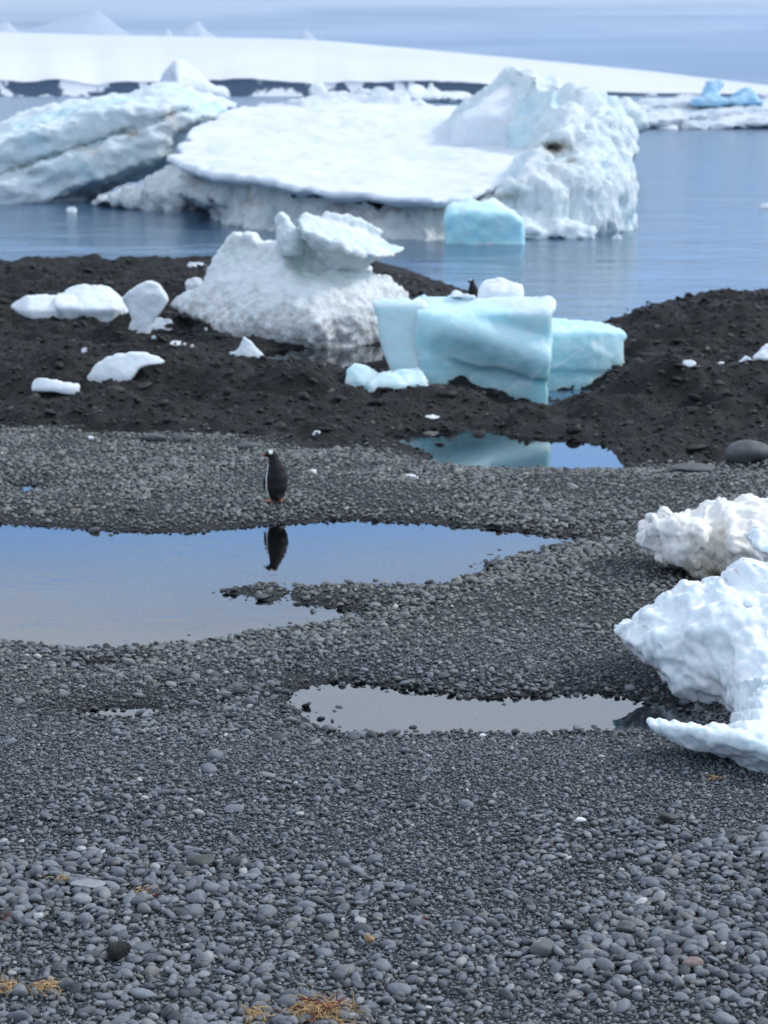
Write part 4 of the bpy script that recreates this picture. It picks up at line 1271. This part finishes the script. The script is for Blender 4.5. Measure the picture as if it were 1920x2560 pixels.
# finer shingle in patches, and across the strip just this side of the front pool
fine_ = np.clip(0.78 + 0.7 * g2 - 0.22 * np.exp(-((mid_P[:, 1] - 16.2) / 1.3) ** 2), 0.6, 1.15) * np.interp(mid_P[:, 1], [11.0, 14.0, 16.5, 20.0], [1.24, 1.12, 0.92, 1.0])
mid = field(mid_P, 0.018, 0.054, r, 1.5, sink=0.1, lift=0.012, size=fine_)
small = field(scatter(1300.0, 10.6, 20.5, 0.20, r), 0.008, 0.018, r, 1.5, sink=0.3, lift=0.004, wade=0.1)
wet = field(scatter(14.0, 14.0, 31, 0.255, r), 0.025, 0.065, r, 1.8, sink=-0.25, wade=0.45)
hw_ = height(wet[0][:, 0], wet[0][:, 1])
wet = tuple(q_[hw_ < 0.03] for q_ in wet)

# the 300 stones that show largest: pieces of the beach, one object each
P, rot, scl = big
vis = (np.abs(P[:, 0]) < 0.178 * P[:, 1])
size_px = scl[:, 0] / P[:, 1]
order = np.argsort(-np.where(vis, size_px, 0))
pick, rest = order[:300], order[300:]
for n_, k_ in enumerate(pick):
    o = link('stone', ST[n_ % len(ST)], ground, P[k_])
    o.rotation_euler = rot[k_]
    o.scale = scl[k_]


def instancer(name, sets, meshes, mat, label=None):
    P = np.concatenate([s_[0] for s_ in sets]); Rr = np.concatenate([s_[1] for s_ in sets]); S = np.concatenate([s_[2] for s_ in sets])
    me = bpy.data.meshes.new(name)
    me.vertices.add(len(P)); me.vertices.foreach_set('co', P.astype(np.float32).ravel())
    for nm, arr in (('stone_turn', Rr), ('stone_size', S)):
        a = me.attributes.new(nm, 'FLOAT_VECTOR', 'POINT')
        a.data.foreach_set('vector', arr.astype(np.float32).ravel())
    o = link(name, me)
    tag(o, label, None, None, 'stuff')
    ng = bpy.data.node_groups.new(name + '_scatter', 'GeometryNodeTree')
    ng.interface.new_socket('Geometry', in_out='INPUT', socket_type='NodeSocketGeometry')
    ng.interface.new_socket('Geometry', in_out='OUTPUT', socket_type='NodeSocketGeometry')
    N, L = ng.nodes, ng.links
    gi, go = N.new('NodeGroupInput'), N.new('NodeGroupOutput')
    g2i = N.new('GeometryNodeGeometryToInstance')
    for src in meshes:
        oi = N.new('GeometryNodeObjectInfo')
        oi.inputs['Object'].default_value = src
        oi.transform_space = 'ORIGINAL'
        L.new(oi.outputs['Geometry'], g2i.inputs[0])
    iop = N.new('GeometryNodeInstanceOnPoints')
    iop.inputs['Pick Instance'].default_value = True
    at_r = N.new('GeometryNodeInputNamedAttribute'); at_r.data_type = 'FLOAT_VECTOR'; at_r.inputs['Name'].default_value = 'stone_turn'
    at_s = N.new('GeometryNodeInputNamedAttribute'); at_s.data_type = 'FLOAT_VECTOR'; at_s.inputs['Name'].default_value = 'stone_size'
    ri = N.new('FunctionNodeRandomValue'); ri.data_type = 'INT'
    for s_ in ri.inputs:
        if s_.type == 'INT' and s_.name == 'Min':
            s_.default_value = 0
        if s_.type == 'INT' and s_.name == 'Max':
            s_.default_value = len(meshes) - 1
    L.new(gi.outputs[0], iop.inputs['Points'])
    L.new(g2i.outputs[0], iop.inputs['Instance'])
    L.new([s_ for s_ in ri.outputs if s_.type == 'INT'][0], iop.inputs['Instance Index'])
    L.new([s_ for s_ in at_r.outputs if s_.enabled][0], iop.inputs['Rotation'])
    L.new([s_ for s_ in at_s.outputs if s_.enabled][0], iop.inputs['Scale'])
    L.new(iop.outputs[0], go.inputs[0])
    md = o.modifiers.new('scatter', 'NODES')
    md.node_group = ng
    return o


stones = [o for o in ground.children if o.name.startswith('stone')][:22]
instancer('pebbles', [(P[rest], rot[rest], scl[rest]), mid, small, wet], stones, 'pebble')

rub_big = field(scatter(4.0, 29, 58, 0.255, r), 0.05, 0.17, r, 4.0, sink=0.25, dark=True)
rub = field(scatter(55.0, 29, 60, 0.255, r), 0.018, 0.07, r, 2.8, sink=0.35, dark=True)
first_rub = []
Pb, Rb_, Sb = rub_big
ordb = np.argsort(-np.where(np.abs(Pb[:, 0]) < 0.178 * Pb[:, 1], Sb[:, 0] / Pb[:, 1], 0))
for n_, k_ in enumerate(ordb[:120]):
    o = link('rubble_stone', RB[n_ % len(RB)], ground, Pb[k_])
    o.rotation_euler = Rb_[k_]; o.scale = Sb[k_]
    first_rub.append(o)
ro_ = ordb[120:]
instancer('dark_rubble', [(Pb[ro_], Rb_[ro_], Sb[ro_]), rub], first_rub[:10], 'rubble')
print('instances', len(rest) + len(mid[0]) + len(small[0]), len(ro_) + len(rub[0]))

# ------------------------------------------------------------------ penguins
def plain(name, col, rough=0.5, spec=0.4, bump=0.0, bs=40.0, vary=0.0):
    m, t = new_mat(name)
    co = t.n('ShaderNodeTexCoord').outputs['Object']
    c = t.mix(t.mapr(t.noise(co, bs * 0.6, 4, 0.6), 0.35, 0.7, 0, vary), tuple(col), tuple(x * 1.9 for x in col)) if vary else tuple(col) + (1.0,)
    b = t.n('ShaderNodeBsdfPrincipled', {'Base Color': c, 'Roughness': rough, 'Specular IOR Level': spec})
    finish(t, b, t.noise(co, bs, 4, 0.6) if bump else None, bump, 0.01)
    MAT[name] = m
    return m


m, t = new_mat('plumage')
wht = t.n('ShaderNodeAttribute', attribute_name='white').outputs['Fac']
co = t.n('ShaderNodeTexCoord').outputs['Object']
dk_ = t.mix(t.noise(co, 45, 3, 0.6), (0.007, 0.0065, 0.008), (0.020, 0.0165, 0.0165))
col = t.mix(t.mapr(wht, 0.4, 0.6), dk_, (0.80, 0.79, 0.76))
b = t.n('ShaderNodeBsdfPrincipled', {'Base Color': col, 'Roughness': 0.65, 'Specular IOR Level': 0.25})
finish(t, b, t.noise(t.scale(co, (1, 1, 0.4)), 90, 3, 0.6), 0.3, 0.006)
MAT['plumage'] = m
plain('flipper_black', (0.012, 0.011, 0.013), 0.6)
plain('beak_orange', (0.42, 0.10, 0.035), 0.4)
plain('foot_pink', (0.55, 0.22, 0.14), 0.55, bump=0.3, vary=0.3)
plain('eye_black', (0.01, 0.008, 0.008), 0.15)


def cone_chain(P3, pts, kk):
    """smooth union of tapered limbs through (x, y, z, r) points"""
    F = None
    for (a, c) in zip(pts[:-1], pts[1:]):
        a, c = np.array(a, float), np.array(c, float)
        e = c[:3] - a[:3]
        tt = np.clip(((P3 - a[:3]) @ e) / (e @ e), 0, 1)
        d = np.linalg.norm(P3 - a[:3] - tt[..., None] * e, axis=-1) - (a[3] + (c[3] - a[3]) * tt)
        F = d if F is None else smin(F, d, kk)
    return F


def sdf_mesh(fn, lo, hi, h):
    ax_ = [np.arange(l, u, h) for l, u in zip(lo, hi)]
    G = np.stack(np.meshgrid(*ax_, indexing='ij'), -1)
    return surface_nets(fn(G), lo, h)


FWD = np.array([-0.74, 0.67])           # the bird faces away from the camera and to its left


def penguin_body(G):
    g = G.copy()
    trunk = cone_chain(g * np.array([1, 1.06, 1]), [(0.0, 0.0, 0.115, 0.104), (0.006, 0.0, 0.20, 0.127), (0.006, 0.0, 0.31, 0.126), (0.000, 0.0, 0.42, 0.102), (-0.012, 0.0, 0.50, 0.069),
                                                   (-0.026, 0.0, 0.555, 0.052)], 0.03)
    head = cone_chain(g, [(-0.040, 0.004, 0.600, 0.052), (-0.080, 0.010, 0.604, 0.042), (-0.112, 0.014, 0.596, 0.024)], 0.02)
    tail = cone_chain(g, [(0.03, -0.05, 0.09, 0.05), (0.055, -0.115, 0.035, 0.012)], 0.02)
    return smin(smin(trunk, head, 0.035), tail, 0.04)


def make_penguin(loc, label):
    t_ = empty('penguin', loc, label, 'penguin', None)
    V, Q = sdf_mesh(penguin_body, (-0.17, -0.16, 0.0), (0.16, 0.15, 0.68), 0.0072)
    me = mesh_from('body', V, Q, MAT['plumage'])
    f = (V[:, 0] - 0.005) * FWD[0] + V[:, 1] * FWD[1]
    wv = sstep(0.026, 0.056, f + 0.10 * np.clip(0.18 - V[:, 2], 0, 1)) * sstep(0.50, 0.475, V[:, 2])
    patch = sstep(0.034, 0.022, np.sqrt(((V[:, 0] + 0.058) / 1.0) ** 2 + ((V[:, 2] - 0.636) / 0.95) ** 2))
    attr(me, 'white', np.maximum(wv, patch))
    link('body', me, t_)
    side = np.array([FWD[1], -FWD[0]])      # towards the bird's right
    for sgn, sh, tip in ((-1, (-0.096, 0.010, 0.415), (-0.146, 0.030, 0.150)), (1, (0.104, 0.035, 0.41), (0.128, 0.045, 0.175))):
        sh, tip = np.array(sh), np.array(tip)
        mid_ = (sh * 0.45 + tip * 0.55) + np.array([0.012 * sgn, 0, 0])

        def fl(G):
            q = G.copy()
            c0 = mid_
            q[..., 1] = c0[1] + (q[..., 1] - c0[1]) * 0.62          # broad fore and aft
            q[..., 0] = q[..., 0]
            return cone_chain(q, [tuple(sh) + (0.016,), tuple(mid_) + (0.021,), tuple(tip) + (0.009,)], 0.01)
        lo = np.minimum(np.minimum(sh, tip), mid_) - 0.05
        hi = np.maximum(np.maximum(sh, tip), mid_) + 0.05
        V, Q = sdf_mesh(fl, lo, hi, 0.0055)
        link('flipper', mesh_from('flipper', V, Q, MAT['flipper_black']), t_)
    for fx, fy in ((-0.062, 0.010), (0.058, -0.012)):
        def ft(G):
            q = G.copy()
            F = cone_chain(q, [(fx, fy, 0.075, 0.030), (fx, fy, 0.018, 0.020)], 0.01)
            for ang in (-0.45, 0.0, 0.45):
                cs_, sn_ = math.cos(ang), math.sin(ang)
                dx_, dy_ = FWD[0] * cs_ - FWD[1] * sn_, FWD[0] * sn_ + FWD[1] * cs_
                F = smin(F, cone_chain(q, [(fx, fy, 0.014, 0.016), (fx + dx_ * 0.075, fy + dy_ * 0.075, 0.008, 0.008)], 0.01), 0.016)
            return F
        V, Q = sdf_mesh(ft, (fx - 0.12, fy - 0.11, -0.01), (fx + 0.12, fy + 0.13, 0.115), 0.0055)
        link('foot', mesh_from('foot', V, Q, MAT['foot_pink']), t_)
    V, Q = sdf_mesh(lambda G: cone_chain(G, [(-0.115, 0.014, 0.594, 0.017), (-0.150, 0.018, 0.590, 0.010), (-0.172, 0.020, 0.582, 0.004)], 0.006), (-0.19, -0.02, 0.56), (-0.09, 0.05, 0.625), 0.0035)
    link('beak', mesh_from('beak', V, Q, MAT['beak_orange']), t_)
    V, Q = sdf_mesh(lambda G: np.linalg.norm(G - np.array([-0.088, -0.026, 0.612]), axis=-1) - 0.0075, (-0.10, -0.04, 0.60), (-0.075, -0.01, 0.625), 0.003)
    link('eye', mesh_from('eye', V, Q, MAT['eye_black']), t_)
    return t_


hx, hy, hz = ground_hit(690, 1262)
peng = make_penguin((hx, hy, hz + 0.035), 'penguin with black back and white eye patch, standing on pebbles at the main pool')
gx_, gy_, gz_ = ground_hit(1183, 734)
p2 = peng.copy()
COL.objects.link(p2)
far_y = 50.0
px_, pz_ = on_depth(1183, 697, far_y)
p2.location = (float(px_), far_y, float(pz_) - 0.66)
p2.rotation_euler = (0, 0, math.radians(-35))
p2['label'] = 'tiny dark penguin far off on the rubble spit, behind the top of the turquoise block'
for ch in peng.children:
    c_ = ch.copy()
    COL.objects.link(c_)
    c_.parent = p2
for o_ in (peng, p2):
    o_['group'] = 'penguins on the beach'

# ------------------------------------------------------------------ single stones one can pick out
m, t = new_mat('porous_lava')
co = t.n('ShaderNodeTexCoord').outputs['Object']
vo = t.n('ShaderNodeTexVoronoi', {'Vector': co, 'Scale': 9.0}).outputs['Distance']
b = t.n('ShaderNodeBsdfPrincipled', {'Base Color': t.mix(t.mapr(vo, 0.1, 0.4), (0.012, 0.012, 0.013), (0.05, 0.048, 0.048)), 'Roughness': 0.8})
finish(t, b, vo, 1.0, 0.12)
MAT['porous_lava'] = m
m, t = new_mat('pitted_stone')
co = t.n('ShaderNodeTexCoord').outputs['Object']
vo = t.n('ShaderNodeTexVoronoi', {'Vector': co, 'Scale': 7.0}).outputs['Distance']
pit = t.mapr(vo, 0.12, 0.2)
b = t.n('ShaderNodeBsdfPrincipled', {'Base Color': t.mix(pit, (0.03, 0.03, 0.03), t.mix(t.noise(co, 4, 5, 0.6), (0.10, 0.105, 0.11), (0.17, 0.17, 0.165))), 'Roughness': 0.75})
finish(t, b, pit, 0.8, 0.05)
MAT['pitted_stone'] = m
plain('tan_rock', (0.27, 0.18, 0.085), 0.7, bump=0.3, bs=5, vary=0.4)
plain('pale_rock', (0.24, 0.25, 0.25), 0.7, bump=0.3, bs=5, vary=0.3)
plain('white_rock', (0.70, 0.70, 0.68), 0.7, bump=0.3, bs=5)
plain('pink_rock', (0.23, 0.17, 0.155), 0.7, bump=0.3, bs=5, vary=0.3)
plain('olive_rock', (0.062, 0.066, 0.058), 0.7, bump=0.6, bs=4, vary=0.5)
plain('grey_rock', (0.085, 0.09, 0.09), 0.7, bump=0.6, bs=4, vary=0.5)


def rock(x0, x1, y0, y1, mat, label, name='stone', flat=1.0, seed=0, turn=0.0, tilt=0.0, sub=3, ang=0.2, cat='stone', raise_=0.0):
    hx, hy, hz = ground_hit((x0 + x1) / 2, y1)
    a = (x1 - x0) / 2 * hy / FPX
    hgt = (y1 - y0) / 2 * hy / FPX
    me = stone_mesh(500 + seed, sub, ang, mat)
    V = np.array([v.co for v in me.vertices])
    o = link(name, me, None, (hx, hy + a * 0.6, hz + hgt * 0.85 + raise_))
    ext = np.ptp(V, axis=0) / 2
    o.scale = (a / ext[0], a * 0.75 / ext[1], hgt * flat / ext[2])
    o.rotation_euler = (0, tilt, turn)
    return tag(o, label, cat)


rock(262, 328, 2362, 2412, 'porous_lava', 'black porous lava lump standing tilted among grey pebbles, lower left', 'lava_rock', seed=1, tilt=-0.5, ang=0.7, raise_=0.02)
rock(908, 938, 2346, 2368, 'tan_rock', 'small tan yellow stone alone among grey pebbles', seed=2, raise_=0.02)
rock(168, 263, 2222, 2238, 'pale_rock', 'long pale grey stone lying like a stick, beside dry kelp wisps', seed=3, raise_=0.03, turn=0.1)
rock(1435, 1468, 2053, 2068, 'white_rock', 'bright white flat stone among dark pebbles under the near ice', seed=4, raise_=0.02)
rock(1705, 1762, 2402, 2432, 'pink_rock', 'pinkish brown flat stone among grey pebbles, lower right', seed=5, raise_=0.02)
rock(1325, 1392, 2356, 2398, 'pitted_stone', 'grey pitted stone with dark holes, larger of the two pitted ones', seed=6, raise_=0.015)
rock(1538, 1592, 2306, 2340, 'pitted_stone', 'grey pitted stone with dark holes, smaller and farther of the two', seed=7, raise_=0.015)
rock(465, 540, 2150, 2178, 'olive_rock', 'dark rough brownish stone among smooth grey pebbles, left', seed=8, raise_=0.02, ang=0.5)
rock(1645, 1702, 2040, 2066, 'olive_rock', 'dark rough stone among grey pebbles, lower right under the near ice', seed=9, raise_=0.02, ang=0.5)
rock(1818, 1935, 1106, 1166, 'grey_rock', 'large smooth grey boulder at the foot of the dark right slope', 'boulder', seed=10, cat='boulder')
rock(1675, 1795, 1163, 1186, 'grey_rock', 'long flat boulder at the pebble edge, left of the smooth grey boulder', 'boulder', seed=11, cat='boulder')
rock(348, 412, 1084, 1108, 'grey_rock', 'rounded grey boulder where dark rubble meets pebbles, left one of a pair', 'boulder', seed=12, cat='boulder')
rock(424, 478, 1086, 1108, 'grey_rock', 'rounded grey boulder where dark rubble meets pebbles, right one of a pair', 'boulder', seed=13, cat='boulder')
rock(588, 655, 1108, 1126, 'grey_rock', 'long low boulder just behind the head of the near penguin', 'boulder', seed=14, cat='boulder')
rock(1655, 1680, 1678, 1700, 'grey_rock', 'upright grey stone beside the hollow under the near ice', seed=15)

# ------------------------------------------------------------------ dried kelp
plain('dry_kelp', (0.50, 0.33, 0.15), 0.6, bump=0.5, bs=60, vary=0.5)
plain('red_kelp', (0.16, 0.045, 0.030), 0.5, bump=0.5, bs=60, vary=0.6)


def strand(V, Q, p0, d, length, width, r, droop=0.5, seg=9):
    """a flat twisting ribbon with some thickness"""
    p = np.array(p0, float); d = np.array(d, float); d /= np.linalg.norm(d)
    base = len(V)
    tw = r.uniform(0, 3.1)
    for k in range(seg + 1):
        f = k / seg
        up_v = np.array([0, 0, 1.0])
        sd_ = np.cross(d, up_v); sd_ /= np.linalg.norm(sd_) + 1e-9
        nn = np.cross(sd_, d)
        a = tw + f * r.uniform(0.5, 2.0)
        wv_ = (sd_ * math.cos(a) + nn * math.sin(a)) * width * (1 - 0.6 * f)
        tv = (-sd_ * math.sin(a) + nn * math.cos(a)) * width * 0.25
        for off in (wv_, tv, -wv_, -tv):
            V.append(p + off)
        d = d + r.normal(0, 0.42, 3) * np.array([1, 1, 0.5]) - np.array([0, 0, droop * 0.2])
        d /= np.linalg.norm(d)
        p = p + d * length / seg
        gz = 0.10
        p[2] = max(p[2], height(np.array([p[0]]), np.array([p[1]]))[0] + 0.012 + 0.02 * r.random())
    for k in range(seg):
        for j in range(4):
            a0 = base + k * 4 + j; a1 = base + k * 4 + (j + 1) % 4
            Q.append((a0, a1, a1 + 4, a0 + 4))


def kelp(cx, cy, wpx, n, mat, label, name='dried_kelp', seed=0, hgt=0.04, dirn=None, parts=()):
    r = np.random.default_rng(seed + 900)
    hx, hy, hz = ground_hit(cx, cy)
    wd = wpx / 2 * hy / FPX
    root = empty(name, (hx, hy, hz), label, 'dry kelp', 'wisps of dried kelp on the pebbles')
    for nm_, mt_, cnt, k_ in (('frond', mat, n, 0),) + tuple(parts):
        V, Q = [], []
        for _ in range(cnt):
            ang = r.uniform(0, 6.28) if dirn is None else dirn + r.normal(0, 0.5)
            p0 = (hx + r.normal(0, 0.35) * wd, hy + r.normal(0, 0.3) * wd, hz + 0.02 + hgt * r.random())
            strand(V, Q, p0, (math.cos(ang), math.sin(ang) * 0.6, 0.12), wd * r.uniform(0.6, 1.3), r.uniform(0.0018, 0.0045) * (2.6 if nm_ == 'blade' else 1), r)
        link(nm_, mesh_from(nm_, np.array(V) - np.array([hx, hy, hz]), Q, MAT[mt_]), root)
    return root


kelp(800, 2546, 170, 170, 'dry_kelp', 'largest tangle of golden and reddish dried kelp at the bottom edge', seed=1, hgt=0.07, parts=(('blade', 'red_kelp', 22, 0),))
kelp(640, 2554, 90, 50, 'dry_kelp', 'golden kelp wisp left of the largest tangle, at the bottom edge', seed=2, hgt=0.06)
kelp(20, 2484, 90, 60, 'dry_kelp', 'golden kelp wisp at the lower left edge', seed=3, hgt=0.06)
kelp(115, 2488, 110, 50, 'dry_kelp', 'spread pale kelp wisp right of the one at the lower left edge', seed=4, hgt=0.05)
kelp(155, 2212, 60, 26, 'dry_kelp', 'small orange kelp wisp touching the long pale stone', seed=5, hgt=0.05)
kelp(362, 2244, 60, 24, 'dry_kelp', 'rusty kelp scrap right of the long pale stone', seed=6, hgt=0.05, parts=(('blade', 'red_kelp', 10, 0),))
kelp(1786, 1956, 55, 16, 'dry_kelp', 'orange kelp scrap on dark pebbles just below the near ice', seed=7, hgt=0.012)
kelp(1060, 2318, 36, 8, 'red_kelp', 'tiny red kelp scrap among pebbles right of the tan stone', seed=8, hgt=0.05)
kelp(14, 2312, 44, 10, 'red_kelp', 'reddish kelp scrap at the left edge', seed=9, hgt=0.05)

# ------------------------------------------------------------------ the air over the sea
m = bpy.data.materials.new('sea_haze')
m.use_nodes = True
t = NT(m.node_tree)
pv = t.n('ShaderNodeVolumePrincipled', {'Color': (0.45, 0.68, 1.0, 1), 'Density': 7e-5, 'Anisotropy': 0.2})
t.n('ShaderNodeOutputMaterial', {'Volume': pv.outputs[0]})
bm = bmesh.new()
bmesh.ops.create_cube(bm, size=1.0)
for v in bm.verts:
    v.co = (v.co.x * 34000, v.co.y * 17200 + 8300, v.co.z * 560 + 276)
me = bpy.data.meshes.new('haze')
bm.to_mesh(me); bm.free()
me.materials.append(m)
tag(link('haze', me), kind='stuff')
